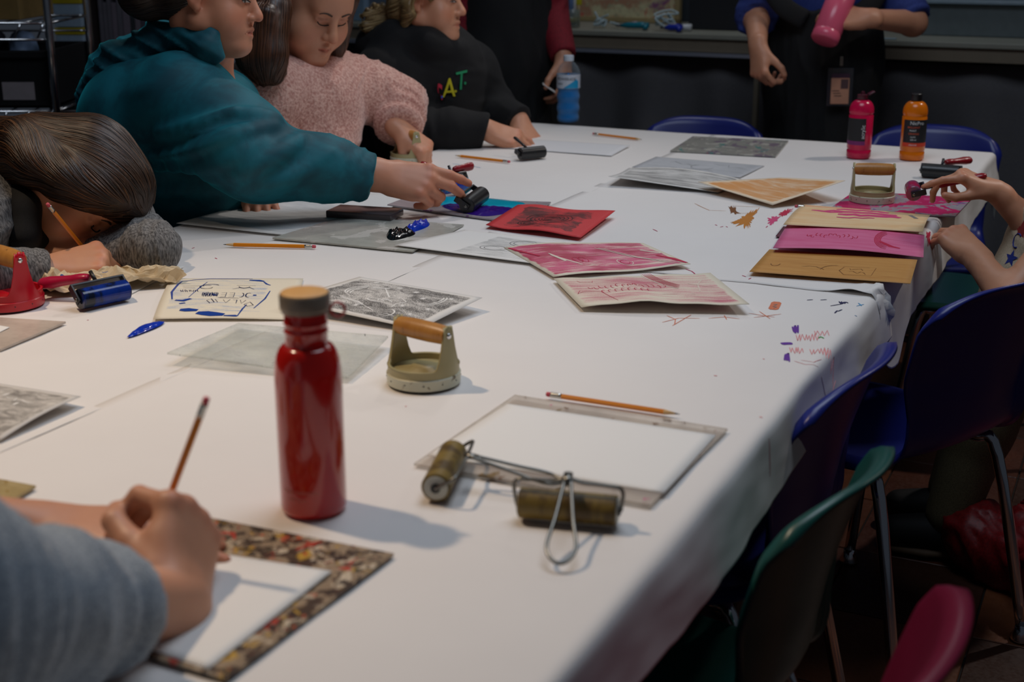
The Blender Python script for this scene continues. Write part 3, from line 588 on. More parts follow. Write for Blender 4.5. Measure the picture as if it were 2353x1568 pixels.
# --- barens
def baren(label, loc, rz, mats, R=.0505, H=.088, handle_r=.0135, group=None, scale=1.0):
    body, rim, wood = mats; t = thing('baren', label, 'baren', loc, rz, group); t.scale = (scale,)*3
    bm = bmesh.new(); lathe(bm, [(R-.004, 0), (R+.0005, .001), (R+.001, .015), (R-.001, .0165)], 56); bmobj('rim', bm, rim, t, True, 40)
    bm = bmesh.new(); lathe(bm, [(R-.0035, -.0012), (R-.003, .0015)], 48); bmobj('pad', bm, plain('baren_pad', srgb(40, 40, 44), .7), t, True, 40)
    # cup wall with two ears
    n = 96; vo, f = [], []; K = 12
    for i in range(n):
        th = 2*math.pi*i/n; d = min(abs(math.atan2(math.sin(th), math.cos(th))), abs(math.atan2(math.sin(th-math.pi), math.cos(th-math.pi))))
        w = max(0, min(1, 1-(d-.17)/.38)); ear = (w*w*(3-2*w))**1.6
        top = .027+(H-.027)*ear - (.010*(d/.19)**2 if d < .19 else 0)
        for side in (0, 1):
            for k in range(K):
                z = .0155+(top-.0155)*k/(K-1); r = (R-.001 if side == 0 else R-.005)-.004*max(0, (z-.03)/.06)
                r += .0008 if (side == 0 and k == K-1) else 0
                x, y = r*math.cos(th), r*math.sin(th)
                if z > .03:                    # ears flatten and stand up straight
                    s_ = min(1, (z-.03)/.035); xs = math.copysign((R-.004 if side == 0 else R-.008), x); x = x*(1-s_)+xs*s_; y *= 1-.18*s_
                vo.append((x, y, z))
    for i in range(n):
        j = (i+1) % n
        for k in range(K-1):
            a, b = i*2*K+k, j*2*K+k; f.append((a, b, b+1, a+1)); a += K; b += K; f.append((b, a, a+1, b+1))
        a, b = i*2*K+K-1, j*2*K+K-1; f.append((a, b, b+K, a+K))
    meshobj('cup', vo, f, body, t)
    bm = bmesh.new(); lathe(bm, [(.001, .0165), (R-.004, .0168), (R-.004, .0185), (.020, .020), (.018, .0225), (.001, .023)], 48); bmobj('base_plate', bm, body, t)
    L = R-.006; hz = H-.0145
    bm = bmesh.new(); prof = [(handle_r*.86, -L), (handle_r*.98, -L*.8), (handle_r*1.05, -L*.3), (handle_r*1.05, L*.3), (handle_r*.98, L*.8), (handle_r*.86, L)]
    lathe(bm, prof, 28, Matrix.Translation((0, 0, hz)) @ Matrix.Rotation(math.pi/2, 4, 'Y')); bmobj('handle', bm, wood, t, True, 50)
    for s in (-1, 1):
        bm = bmesh.new(); lathe(bm, [(.0042, 0), (.0042, .0016), (.003, .0026), (.0008, .0028)], 14, Matrix.Translation((s*(R-.0045), 0, hz)) @ Matrix.Rotation(s*math.pi/2, 4, 'Y')); bmobj('screw', bm, m_chrome, t)
    for i in range(12):
        a = i*math.pi/6+.2; bm = bmesh.new(); lathe(bm, [(.0012, 0), (.0008, .0008)], 8, Matrix.Translation(((R+.0006)*math.cos(a), (R+.0006)*math.sin(a), .009)) @ Matrix.Rotation(a, 4, 'Z') @ Matrix.Rotation(math.pi/2, 4, 'Y')); bmobj('rivet', bm, m_lead, t)
    return t
m_cream = plain('cream_enamel', srgb(168, 156, 112), .4, .06, 20); m_rim = NT('worn_white_rim'); n_ = m_rim.noise(m_rim.co(), 40, 4, .6); m_rim.out(m_rim.mix(m_rim.ss(n_, .60, .66), srgb(206, 204, 180), srgb(110, 96, 70)), .4); m_rim = m_rim.m
m_redpl = plain('red_plastic', srgb(192, 16, 36), .25, .04)
b1 = P(974, 876, LV); baren('cream baren with a worn wooden handle, standing alone right of the red bottle', b1, math.radians(-38), (m_cream, m_rim, m_wood), group='cream barens')
b2 = P(2003, 462, LV+.0035); baren('cream baren standing on the pink smeared plate', b2, math.radians(-8), (m_cream, m_rim, m_wood), group='cream barens')
b3 = P(940, 372, LV); baren('cream baren gripped by the girl in the pink sweater', b3, math.radians(-58), (m_cream, m_rim, m_wood), group='cream barens')
b4 = P(22, 700, LV); baren('red baren with a wooden handle at the left edge', b4, math.radians(-42), (m_redpl, m_redpl, m_wood), R=.056, H=.098, handle_r=.0155)

# --- brayers
def rollmat(name, c1, c2, c3, rough=.25):
    t = NT(name); n = t.noise(t.co('Object', (1, 1, 1)), 60, 4, .6, .5); n2 = t.noise(t.co('Object', (40, 40, 9)), 1, 3)
    t.out(t.mix(t.ss(n2, .45, .6), t.mix(n, c1, c2), c3), rough); t.bump(n, .25, .0006); return t.m
m_olive = rollmat('olive_rubber', srgb(104, 84, 30), srgb(140, 116, 52), srgb(84, 64, 22), .5)
m_wire = plain('steel_wire', srgb(120, 118, 112), .3, .1, 60, Metallic=.9); m_blk = plain('black_metal', srgb(24, 24, 26), .35, .1)
m_end = plain('roller_end', srgb(196, 196, 184), .5, .1)
def cyl(bm, a, b, r, seg=28, bev=.0012):
    a, b = V(*a), V(*b); L = np.linalg.norm(b-a); R_ = basis(b-a); lathe(bm, [(r-bev, 0), (r, bev), (r, L-bev), (r-bev, L)], seg, mat4(R_, a))
def wire_brayer(label, c, axis, hdir, ldir, L=.104, r=.0165, LL=.10):
    "roller centre c (world), roller axis, handle direction"
    ax = unit(axis); h = unit(V(*hdir)-ax*np.dot(hdir, ax)); g = unit(ldir); t = thing('brayer', label, 'brayer', group='wire handled brayers')
    a, b = c-ax*L/2, c+ax*L/2
    bm = bmesh.new(); cyl(bm, a, b, r, 36); bmobj('roller', bm, m_olive, t, True, 40)
    for q, s in ((a, -1), (b, 1)):
        bm = bmesh.new(); cyl(bm, q-ax*s*.0005, q+ax*s*.0012, r*.82, 28, .0003); e = bmobj('roller_end', bm, m_end, t, True, 40)
        bm = bmesh.new(); cyl(bm, q+ax*s*.001, q+ax*s*.004, r*.32, 14, .0005); bmobj('axle_washer', bm, m_blk, e, True, 40)
    nk = c+h*(r+.018); sd = unit(np.cross(g, V(0, 0, 1)))
    for s in (-1, 1):
        q = c+ax*s*(L/2+.004)
        pts = spline([q, q+h*(r+.008)+ax*s*.001, c+ax*s*(L/2-.012)+h*(r+.012), c+ax*s*.016+h*(r+.013), nk+ax*s*.004-h*.002, nk+ax*s*.002+g*.012], 6)
        bm = bmesh.new(); tube(bm, pts, .0021, 8); bmobj('fork_wire', bm, m_wire, t)
    e1 = nk+g*LL
    loop = spline([nk+sd*.0028, nk+sd*.009+g*LL*.5, nk+sd*.0145+g*LL*.84, e1+sd*.006, e1-sd*.006, nk-sd*.0145+g*LL*.84, nk-sd*.009+g*LL*.5, nk-sd*.0028], 6)
    bm = bmesh.new(); tube(bm, loop, .0021, 8); bmobj('handle_loop', bm, m_wire, t)
    bm = bmesh.new(); tube(bm, [nk-g*.006, nk+g*.010], .0052, 10, flat=.6); bmobj('collar', bm, m_wire, t)
c1 = (P(1032, 1078, .0)+P(1012, 1172, .0))/2; ax1 = P(1046, 1086)-P(1010, 1160)
wire_brayer('wire brayer with olive roller seen end on, handle across the stained plate', V(c1[0], c1[1], TZ+LV+.0165)+V(.0, .006, 0), ax1, V(.80, -.25, .55), V(.93, -.28, -.18), LL=.105)
c2 = P(1306, 1178, .016); ax2 = P(1410, 1190)-P(1206, 1172)
wire_brayer('wire brayer with olive roller lying sideways, loop handle toward the camera', V(c2[0], c2[1]+.006, TZ+LV+.0165), ax2, V(0, -.10, 1.), V(-.10, -.92, -.36), LL=.118)

def bar_brayer(label, c, axis, hdir, up, mats, L=.075, r=.016, hl=.105, arm=.020, group='brayers with plastic handles', hr=.0095, h2=None):
    roll, frame, hand, end = mats; ax = unit(axis); h = unit(hdir); h = unit(h-ax*np.dot(h, ax)); t = thing('brayer', label, 'brayer', group=group)
    a, b = c-ax*L/2, c+ax*L/2
    bm = bmesh.new(); cyl(bm, a, b, r, 36); bmobj('roller', bm, roll, t, True, 40)
    R3 = np.stack([ax, h, np.cross(ax, h)], 1); rot = Matrix(R3.tolist())
    for s in (-1, 1):
        q = c+ax*s*(L/2+.0035)
        bm = bmesh.new(); bx(bm, q+h*(arm/2+.0), (.0035, arm+r*.7, .013), rot, .001); f_ = bmobj('side_arm', bm, frame, t, False)
        bm = bmesh.new(); cyl(bm, q+ax*s*.001, q+ax*s*.004, .0035, 10, .0004); bmobj('axle_pin', bm, end, f_)
    bm = bmesh.new(); bx(bm, c+h*(arm+.006), (L+.0105, .004, .013), rot, .001); bmobj('crossbar', bm, frame, t, False)
    n0 = c+h*(arm+.007); bm = bmesh.new(); tube(bm, [n0, n0+h*.022], .0035, 10); bmobj('neck', bm, frame, t)
    hh = h if h2 is None else unit(h2); n1 = n0+h*.010+hh*.008; u = unit(np.cross(ax, hh)); pts = [n1+hh*hl*k for k in (0, .06, .18, .35, .55, .75, .92, 1.0)]; rad = [hr*q for q in (.55, .8, .95, .85, .95, 1.12, 1.05, .5)]
    bm = bmesh.new(); tube(bm, spline(pts, 3), list(np.interp(np.linspace(0, 7, 22), range(8), rad)), 14, flat=.75, up=u); bmobj('handle', bm, hand, t)
    return t
m_rollblue = rollmat('inked_blue_roller', srgb(8, 20, 60), srgb(20, 60, 170), srgb(14, 22, 40), .15); m_rollblk = rollmat('black_rubber', srgb(20, 20, 22), srgb(36, 36, 38), srgb(26, 26, 28), .35); m_rollcy = rollmat('blue_cyan_roller', srgb(24, 50, 160), srgb(40, 80, 180), srgb(20, 150, 190), .2)
m_mag = plain('magenta_plastic', srgb(176, 20, 62), .28, .06); m_dred = plain('dark_red_plastic', srgb(150, 22, 32), .28, .06); m_fblk = rollmat('stained_black_frame', srgb(18, 18, 22), srgb(40, 36, 32), srgb(24, 26, 40), .4)
cb = P(240, 705, .0); bar_brayer('brayer with a blue inked roller and magenta handle, under the crumpled paper towel', V(cb[0], cb[1], TZ+LV+.0175), P(292, 690)-P(190, 712), V(-.35, .60, .62), None, (m_rollblue, m_fblk, m_mag, m_wire), L=.088, r=.0175, arm=.020, hl=.095, hr=.0125, h2=V(-.92, .20, -.16))
ch = P(1090, 492, .0); HB = V(ch[0], ch[1]+.01, TZ+LV+.020)
bar_brayer('brayer with a black roller held in the reaching hand', HB+V(0, 0, .006), V(.33, .86, .10), V(-.86, -.02, .46), None, (m_rollblk, m_fblk, m_dred, m_wire), L=.09, r=.0185, arm=.022, hl=.10)
cl = P(1046, 452, .0); bar_brayer('brayer with a blue and turquoise roller and red handle, lying behind the reaching hand', V(cl[0], cl[1], TZ+LV+.022), V(.75, .60, .0), V(.30, .66, .60), None, (m_rollcy, m_fblk, m_dred, m_wire), L=.07, r=.0165, arm=.022, hl=.06, h2=V(.70, .55, .05))
ck = P(1222, 370, .0); bar_brayer('black brayer lying by the pencil near the hooded person', V(ck[0], ck[1]+.01, TZ+LV+.0175), P(1255, 366)-P(1185, 373), V(-.60, .50, .25), None, (m_rollblk, m_fblk, plain('black_plastic', srgb(26, 26, 30), .35), m_wire), L=.078, r=.0165, arm=.012, hl=.06, hr=.005)
cr = P(2160, 413, .0); bar_brayer('black rollered brayer with a dark red handle lying at the right edge of the table', V(cr[0], cr[1], TZ+LV+.0175), P(2200, 418)-P(2105, 411), V(.3, .6, .65), None, (m_rollblk, m_fblk, m_dred, m_wire), L=.09, r=.0175, arm=.010, hl=.08, h2=V(.90, .35, .02), hr=.012)

# --- red bottle
bp = P(722, 1168, LV-.001); wb = thing('water_bottle', 'glossy red steel water bottle with a bamboo topped cap', 'bottle', bp)
m_redpt = NT('red_enamel'); n_ = m_redpt.noise(m_redpt.co(), 6, 2); m_redpt.out(m_redpt.mix(n_, srgb(186, 22, 14), srgb(196, 26, 18)), .16, Coat_Weight=.5, Coat_Roughness=.06); m_redpt = m_redpt.m
RB = .0355; prof = [(.001, .0008), (RB-.006, .0), (RB-.0015, .002), (RB, .007), (RB, .150)]
for k in range(1, 9):
    a = k/8*math.pi/2; prof.append((.0225+.0130*math.cos(a)**.9, .150+.036*math.sin(a)))
prof += [(.0222, .190), (.0222, .199), (.0232, .2005), (.0232, .202), (.0222, .2035), (.0222, .208), (.0232, .2095), (.0232, .211), (.0222, .2125), (.0222, .222)]
bm = bmesh.new(); lathe(bm, prof, 64); bmobj('body', bm, m_redpt, wb, True, 60)
m_brush = plain('brushed_steel', srgb(146, 134, 120), .42, .08, 80, Metallic=.45); m_bam = NT('bamboo'); n_ = m_bam.noise(m_bam.co('Object', (120, 12, 12)), 1, 3); m_bam.out(m_bam.mix(n_, srgb(206, 150, 84), srgb(230, 180, 112)), .5); m_bam = m_bam.m
bm = bmesh.new(); lathe(bm, [(.0215, .221), (.0245, .2215), (.0245, .2245), (.0262, .226), (.0262, .2395), (.0255, .2405), (.0235, .2407)], 56); cap_ = bmobj('cap', bm, m_brush, wb, True, 40)
bm = bmesh.new(); lathe(bm, [(.0245, .2400), (.0245, .2418), (.0235, .2426), (.001, .2428)], 48); bmobj('bamboo_disc', bm, m_bam, cap_, True, 40)
bm = bmesh.new(); tube(bm, [(.0262+.0075+.0075*math.cos(a), 0, .223+.0075*math.sin(a)) for a in np.linspace(0, 6.283, 25)[:-1]], .0016, 8, True); o = bmobj('loop', bm, m_redpt, cap_)
m_wtxt = plain('pale_print', srgb(214, 130, 120), .5)
def text_on_cyl(name, txt, size, R_, z, ang0, mat, parent, loc=(0, 0, 0), mirror=False, vertical=False):
    cu = bpy.data.curves.new(name, 'FONT'); cu.body = txt; cu.size = size; ob = bpy.data.objects.new('tmp_text', cu); COL.objects.link(ob)
    me = bpy.data.meshes.new_from_object(ob.evaluated_get(bpy.context.evaluated_depsgraph_get())); bpy.data.objects.remove(ob)
    for v in me.vertices:
        x, y = v.co.x, v.co.y
        if vertical: x, y = -y, x
        a = ang0+x/R_; v.co = (R_*math.cos(a), R_*math.sin(a), z+y)
    return tag(_fin(name, me, mat, parent, False), kind='stuff')
text_on_cyl('lettering', 'klean kanteen', .0075, RB+.0003, .030, -math.pi/2-.86, m_wtxt, wb); text_on_cyl('lettering', 'BPA free', .005, RB+.0003, .022, -math.pi/2-.62, m_wtxt, wb)

# --- paint bottles
def paint_bottle(label, loc, col, rz, flip, lab_ang, lab_half, band, txt, H=.168, R=.031, tilt=None, mat=None, scale=1., label_on=True):
    t = thing('paint_bottle', label, 'bottle', loc, rz, 'plastic paint bottles'); t.scale = (scale,)*3
    if tilt is not None: t.matrix_basis = tilt @ Matrix.Scale(scale, 4)
    m = mat or plain(label[:14].replace(' ', '_')+'_paint_plastic', col, .22, .03, 12)
    pr = [(.001, .001), (R-.004, 0), (R, .004), (R, .020), (R-.0015, .022), (R-.0015, .024), (R, .026), (R, .110), (R-.0015, .112), (R-.0015, .114), (R, .116), (R, .122)]
    for k in range(1, 9):
        a = k/8*math.pi/2; pr.append((.012+(R-.012)*math.cos(a), .122+.027*math.sin(a)))
    pr += [(.012, .156)]; bm = bmesh.new(); lathe(bm, pr, 48); bmobj('body', bm, m, t, True, 50)
    mc = plain('cap_black', srgb(18, 16, 18), .4)
    bm = bmesh.new(); lathe(bm, [(.0135, .150), (.014, .151), (.0135, .1665), (.012, .168), (.001, .168)] if not flip else [(.0135, .150), (.014, .151), (.0135, .162), (.006, .163), (.004, .170), (.001, .171)], 28); cp = bmobj('cap', bm, mc if not flip else plain('cap_stained', srgb(70, 10, 30), .35), t, True, 40)
    if flip:
        bm = bmesh.new(); bx(bm, (.021, 0, .166), (.018, .020, .004), Matrix.Rotation(-.5, 3, 'Y'), .0015); bmobj('flip_lid', bm, plain('cap_stained', srgb(70, 10, 30), .35), cp)
    if label_on:
        vv, ff = [], []; n = 18; Rl = R+.0004
        for i in range(n+1):
            a = lab_ang-lab_half+2*lab_half*i/n
            for z in (.036, .046, .104): vv.append((Rl*math.cos(a), Rl*math.sin(a), z))
        for i in range(n):
            for k in range(2): ff.append((i*3+k, i*3+k+3, i*3+k+4, i*3+k+1))
        lb = meshobj('label', vv, ff, plain('label_black', srgb(24, 24, 28), .5), t); lb.data.materials.append(plain(band[0], band[1], .5))
        for q in lb.data.polygons:
            if q.index % 2 == 0: q.material_index = 1
        for s, size, z, mt, a0, vert in txt: text_on_cyl('lettering', s, size, Rl+.0003, z, a0, mt, lb, vertical=vert)
    return t
m_tw = plain('label_white', srgb(214, 214, 214), .5); m_to = plain('label_orange', srgb(206, 84, 50), .5)
q = P(1972, 362, LV); fa = -math.pi/2
paint_bottle('magenta pink paint bottle with its stained flip lid open', q, srgb(206, 16, 70), 0, True, fa-.75, .95, ('label_purple', srgb(120, 30, 100)), [('acrylic', .014, .052, m_tw, fa+.12, True)], scale=1.06)
q = P(2094, 366, LV); paint_bottle('orange paint bottle with a black screw cap', q, srgb(226, 116, 8), 0, False, fa+.05, 1.25, ('label_red', srgb(206, 60, 30)),
      [('NicPro', .0125, .092, m_tw, fa-.62, False), ('BRILLIANT', .0068, .083, m_to, fa-.80, False), ('PAINT', .0062, .075, m_tw, fa-.62, False), ('ORANGE', .0066, .067, m_to, fa-.70, False), ('16.9 fl', .0055, .059, m_tw, fa-.55, False), ('500 ml', .0055, .052, m_tw, fa-.52, False), ('ORANGE', .005, .039, m_tw, fa-.62, False)], scale=1.06)

# --- blue drink
q = P(1305, 281, LV); db = thing('drink_bottle', 'clear bottle of bright blue drink with a white cap, at the far corner', 'bottle', q)
m_liq = NT('blue_drink'); m_liq.out(srgb(0, 122, 196), .1, Transmission_Weight=.1, IOR=1.33); m_liq = m_liq.m
def clearmat(name, tint, op, rough=.08):
    t = NT(name); t.out(tint, rough); tr = t.node('ShaderNodeBsdfTransparent'); tr.inputs[0].default_value = (.93, .96, .98, 1); mx = t.node('ShaderNodeMixShader')
    fr = t.node('ShaderNodeLayerWeight'); fr.inputs[0].default_value = .35
    t.put(mx.inputs[0], t.math('ADD', t.math('MULTIPLY', fr.outputs[1], .35), op, clamp=True)); t.t.links.new(tr.outputs[0], mx.inputs[1]); t.t.links.new(t.b.outputs[0], mx.inputs[2]); t.t.links.new(mx.outputs[0], t.t.nodes['Material Output'].inputs[0]); return t.m
m_pet = clearmat('clear_plastic', srgb(200, 216, 224), .03)
def wav(z): return .0018*math.sin(z*170)
dp = [(.026, .0), (.034, .004), (.0365, .012)]+[(.0365+wav(z), z) for z in np.linspace(.018, .105, 22)]+[(.038, .110), (.038, .158), (.037, .164), (.030, .180), (.019, .192), (.0145, .196), (.0145, .206)]
bm = bmesh.new(); lathe(bm, dp, 40); bmobj('body', bm, m_pet, db, True, 60)
bm = bmesh.new(); lathe(bm, [(max(r-.0014, .001), z+.0012) for r, z in dp if z < .158]+[(.001, .1585)], 40); bmobj('drink', bm, m_liq, db)
bm = bmesh.new(); lathe(bm, [(.0165, .197), (.017, .199), (.0165, .214), (.014, .2155), (.001, .216)], 28); bmobj('cap', bm, plain('cap_white', srgb(206, 216, 226), .4), db, True, 40)
bm = bmesh.new(); lathe(bm, [(.0384, .112), (.0386, .156)], 44, None, False); lb = bmobj('label', bm, plain('drink_label', srgb(196, 204, 216), .5), db)
text_on_cyl('lettering', 'POWERADE', .0125, .0391, .138, fa-1.1, m_lead, lb); text_on_cyl('lettering', 'ZERO', .008, .0391, .124, fa-1.05, m_lead, lb)
vv = []; ff = []
for i in range(13):
    a = fa-.45+1.35*i/12; top = .114+.034*(i/12)**1.0*(1 if i < 11 else .7); vv += [(.0390*math.cos(a), .0390*math.sin(a), .113), (.0390*math.cos(a), .0390*math.sin(a), top)]
    if i: b = 2*i; ff.append((b-2, b, b+1, b-1))
meshobj('label_flash', vv, ff, plain('label_cyan', srgb(20, 150, 200), .5), lb)

# --- slab near the reaching arm, paper towel
sl = [(775, 467), (921, 476), (902, 496), (757, 484)]; tp = [P(x, y, LV+.018) for x, y in sl]
bm = bmesh.new(); c = sum(tp)/4; u = unit(tp[1]-tp[0]); R3 = basis((0, 0, 1), u); bx(bm, (c[0], c[1], TZ+LV+.0095), (np.linalg.norm(tp[1]-tp[0]), np.linalg.norm(tp[3]-tp[0])*.92, .016), Matrix(R3.tolist()), .003)
tag(bmobj('ink_slab', bm, plain('slate_plastic', srgb(72, 64, 66), .18, .15, 14), None, True, 30), 'dark slate grey slab lying under the reaching arm', 'slab')
m_towel = NT('paper_towel'); n_ = m_towel.noise(m_towel.co(), 14, 4); n2_ = m_towel.noise(m_towel.co(), 26, 3, .6, .5)
m_towel.out(m_towel.mix(m_towel.ss(n2_, .67, .70), m_towel.mix(n_, srgb(196, 172, 132), srgb(226, 208, 176)), srgb(30, 80, 140)), .8); m_towel = m_towel.m
def towel(name, label, c, ux, uy, n, amp, seed, hump):
    g = np.linspace(-1, 1, n); U, W = np.meshgrid(g, g, indexing='ij')
    h = np.abs(snoise(U*4, W*4, seed, 3))*amp+np.abs(snoise(U*9, W*8, seed+1, 3))*amp*.55+hump*np.exp(-(U**2*1.2+W**2*1.6))
    p = c[None, None]+ux[None, None]*(U+.13*snoise(W*5, U*3, seed+2))[..., None]+uy[None, None]*(W+.16*snoise(U*5, W*4, seed+3))[..., None]
    p[..., 2] = TZ+LV+.002+h; I = np.arange(n*n).reshape(n, n)
    F = np.stack([I[:-1, :-1], I[1:, :-1], I[1:, 1:], I[:-1, 1:]], -1).reshape(-1, 4)
    o = meshobj(name, p.reshape(-1, 3), F, m_towel, None, False); md = o.modifiers.new('s', 'SOLIDIFY'); md.thickness = .0006; return tag(o, label, 'paper towel')
towel('paper_towel', 'crumpled beige paper towel stained blue, beside the writing hand', P(255, 664), V(.105, .04, 0), V(-.02, .04, 0), 34, .018, 3, .016)
towel('paper_towel', 'folded piece of beige paper towel behind the red baren', P(130, 672), V(.045, .0, 0), V(.0, .03, 0), 18, .014, 8, .024)
# ------------------------------------------------------------------ figures: implicit surfaces meshed into continuous skins
class Field:
    def __init__(s, lo, hi, h, fine=()):
        s.ax = []
        for k in range(3):
            x = lo[k]; q = [x]
            while x < hi[k]:
                st = h
                for a, b, f in fine:
                    if a[k]-f <= x <= b[k]: st = min(st, f)
                x += st; q.append(x)
            s.ax.append(np.array(q, np.float32))
        s.g = np.full([len(a) for a in s.ax], .5, np.float32); s.h = h
    def _put(s, lo, hi, fn, k, op):
        pad = k+2.5*s.h; sl = []; C = []
        for i in range(3):
            a = np.searchsorted(s.ax[i], lo[i]-pad); b = np.searchsorted(s.ax[i], hi[i]+pad); sl.append(slice(a, b)); C.append(s.ax[i][a:b])
        if min(len(c) for c in C) == 0: return
        X, Y, Z = C[0][:, None, None], C[1][None, :, None], C[2][None, None, :]
        d = fn(X, Y, Z).astype(np.float32); sl = tuple(sl); g = s.g[sl]
        if op == 'u':
            hh = np.maximum(k-np.abs(g-d), 0); s.g[sl] = np.minimum(g, d)-hh*hh/(4*max(k, 1e-6))
        else:
            d = -d; hh = np.maximum(k-np.abs(g-d), 0); s.g[sl] = np.maximum(g, d)+hh*hh/(4*max(k, 1e-6))
    def cap(s, a, b, ra, rb=None, k=.01, op='u'):
        rb = ra if rb is None else rb; a, b = V(*a), V(*b); ab = b-a; L2 = max(float(ab@ab), 1e-9); r = max(ra, rb)
        def fn(X, Y, Z):
            px, py, pz = X-np.float32(a[0]), Y-np.float32(a[1]), Z-np.float32(a[2])
            t = np.clip((px*np.float32(ab[0])+py*np.float32(ab[1])+pz*np.float32(ab[2]))/np.float32(L2), 0, 1)
            return np.sqrt((px-t*np.float32(ab[0]))**2+(py-t*np.float32(ab[1]))**2+(pz-t*np.float32(ab[2]))**2)-(ra+(rb-ra)*t)
        s._put(np.minimum(a, b)-r, np.maximum(a, b)+r, fn, k, op)
    def ell(s, c, r, R=None, k=.01, op='u'):
        c = V(*c); r = V(*r); m = r.max(); R = np.eye(3) if R is None else R; r32 = r.astype(np.float32)
        def fn(X, Y, Z):
            px, py, pz = X-np.float32(c[0]), Y-np.float32(c[1]), Z-np.float32(c[2]); k0 = 0; k1 = 0
            for i in range(3):
                q = px*np.float32(R[0, i])+py*np.float32(R[1, i])+pz*np.float32(R[2, i]); k0 = k0+(q/r32[i])**2; k1 = k1+(q/r32[i]**2)**2
            k0 = np.sqrt(k0); k1 = np.sqrt(k1); return k0*(k0-1)/np.maximum(k1, 1e-6)
        s._put(c-m, c+m, fn, k, op)
    def chain(s, pts, rad, k=.015):
        for i in range(len(pts)-1): s.cap(pts[i], pts[i+1], rad[i], rad[i+1], k)
    def cut(s, p, n, rad=.09):
        "remove what lies on the n side of the plane through p, within rad of p"
        p = V(*p); n = unit(n); c = p+n*rad*.5
        def fn(X, Y, Z):
            d = -((X-p[0])*n[0]+(Y-p[1])*n[1]+(Z-p[2])*n[2]); r = np.sqrt((X-c[0])**2+(Y-c[1])**2+(Z-c[2])**2)-rad
            return np.maximum(d, r)
        s._put(c-rad, c+rad, fn, .001, 's')
    def sample(s, P_):
        P_ = np.atleast_2d(P_); idx = []; fr = []
        for k in range(3):
            a = s.ax[k]; i = np.clip(np.searchsorted(a, P_[:, k])-1, 0, len(a)-2); idx.append(i); fr.append(np.clip((P_[:, k]-a[i])/(a[i+1]-a[i]), 0, 1))
        v = 0
        for dx in (0, 1):
            for dy in (0, 1):
                for dz in (0, 1):
                    w = (fr[0] if dx else 1-fr[0])*(fr[1] if dy else 1-fr[1])*(fr[2] if dz else 1-fr[2]); v = v+w*s.g[idx[0]+dx, idx[1]+dy, idx[2]+dz]
        return v
    def grad(s, P_, e=.003):
        P_ = np.atleast_2d(P_); G = np.zeros_like(P_)
        for k in range(3):
            d = np.zeros(3); d[k] = e; G[:, k] = s.sample(P_+d)-s.sample(P_-d)
        return G/np.maximum(np.linalg.norm(G, axis=1, keepdims=True), 1e-9)
    def project(s, P_, off=0., it=4):
        P_ = np.atleast_2d(P_).astype(float).copy()
        for _ in range(it): P_ -= (s.sample(P_)-off)[:, None]*s.grad(P_)
        return P_
    def mesh(s):
        g = s.g; ins = g < 0; nx, ny, nz = g.shape
        cnt = np.zeros((nx-1, ny-1, nz-1), np.uint8)
        for a in (0, 1):
            for b in (0, 1):
                for c in (0, 1): cnt += ins[a:nx-1+a, b:ny-1+b, c:nz-1+c]
        act = (cnt > 0) & (cnt < 8); I = np.argwhere(act); n = len(I); vid = np.full(act.shape, -1, np.int32); vid[act] = np.arange(n)
        acc = np.zeros((n, 3)); num = np.zeros(n); i, j, k = I.T
        co = lambda a, b, c: np.stack([s.ax[0][i+a], s.ax[1][j+b], s.ax[2][k+c]], 1)
        corners = [(a, b, c) for a in (0, 1) for b in (0, 1) for c in (0, 1)]
        for p in corners:
            for ax_ in range(3):
                if p[ax_]: continue
                q = list(p); q[ax_] = 1; v0 = g[i+p[0], j+p[1], k+p[2]]; v1 = g[i+q[0], j+q[1], k+q[2]]; m = (v0 < 0) != (v1 < 0)
                t = np.where(m, v0/np.where(m, v0-v1, 1), 0)[:, None]; acc += np.where(m[:, None], co(*p)*(1-t)+co(*q)*t, 0); num += m
        vert = acc/num[:, None]; faces = []
        for ax_ in range(3):
            sl0 = [slice(None)]*3; sl1 = [slice(None)]*3; sl0[ax_] = slice(0, -1); sl1[ax_] = slice(1, None)
            cr = ins[tuple(sl0)] != ins[tuple(sl1)]; E = np.argwhere(cr); o1, o2 = [(1, 2), (2, 0), (0, 1)][ax_]
            ok = (E[:, o1] > 0) & (E[:, o2] > 0) & (E[:, o1] < g.shape[o1]-1) & (E[:, o2] < g.shape[o2]-1); E = E[ok]
            def cell(d1, d2):
                e = E.copy(); e[:, o1] -= d1; e[:, o2] -= d2; return vid[e[:, 0], e[:, 1], e[:, 2]]
            f = np.stack([cell(1, 1), cell(0, 1), cell(0, 0), cell(1, 0)], 1); flip = ~ins[tuple(sl0)][tuple(E.T)] if len(E) else np.zeros(0, bool)
            f[flip] = f[flip][:, ::-1]; faces.append(f)
        F_ = np.concatenate(faces); F_ = F_[(F_ >= 0).all(1)]
        return vert, F_
def vnormals(v, f):
    n = np.zeros_like(v); fn = np.cross(v[f[:, 2]]-v[f[:, 0]], v[f[:, 3]]-v[f[:, 1]])
    for k in range(4): np.add.at(n, f[:, k], fn)
    return n/np.maximum(np.linalg.norm(n, axis=1, keepdims=True), 1e-12)
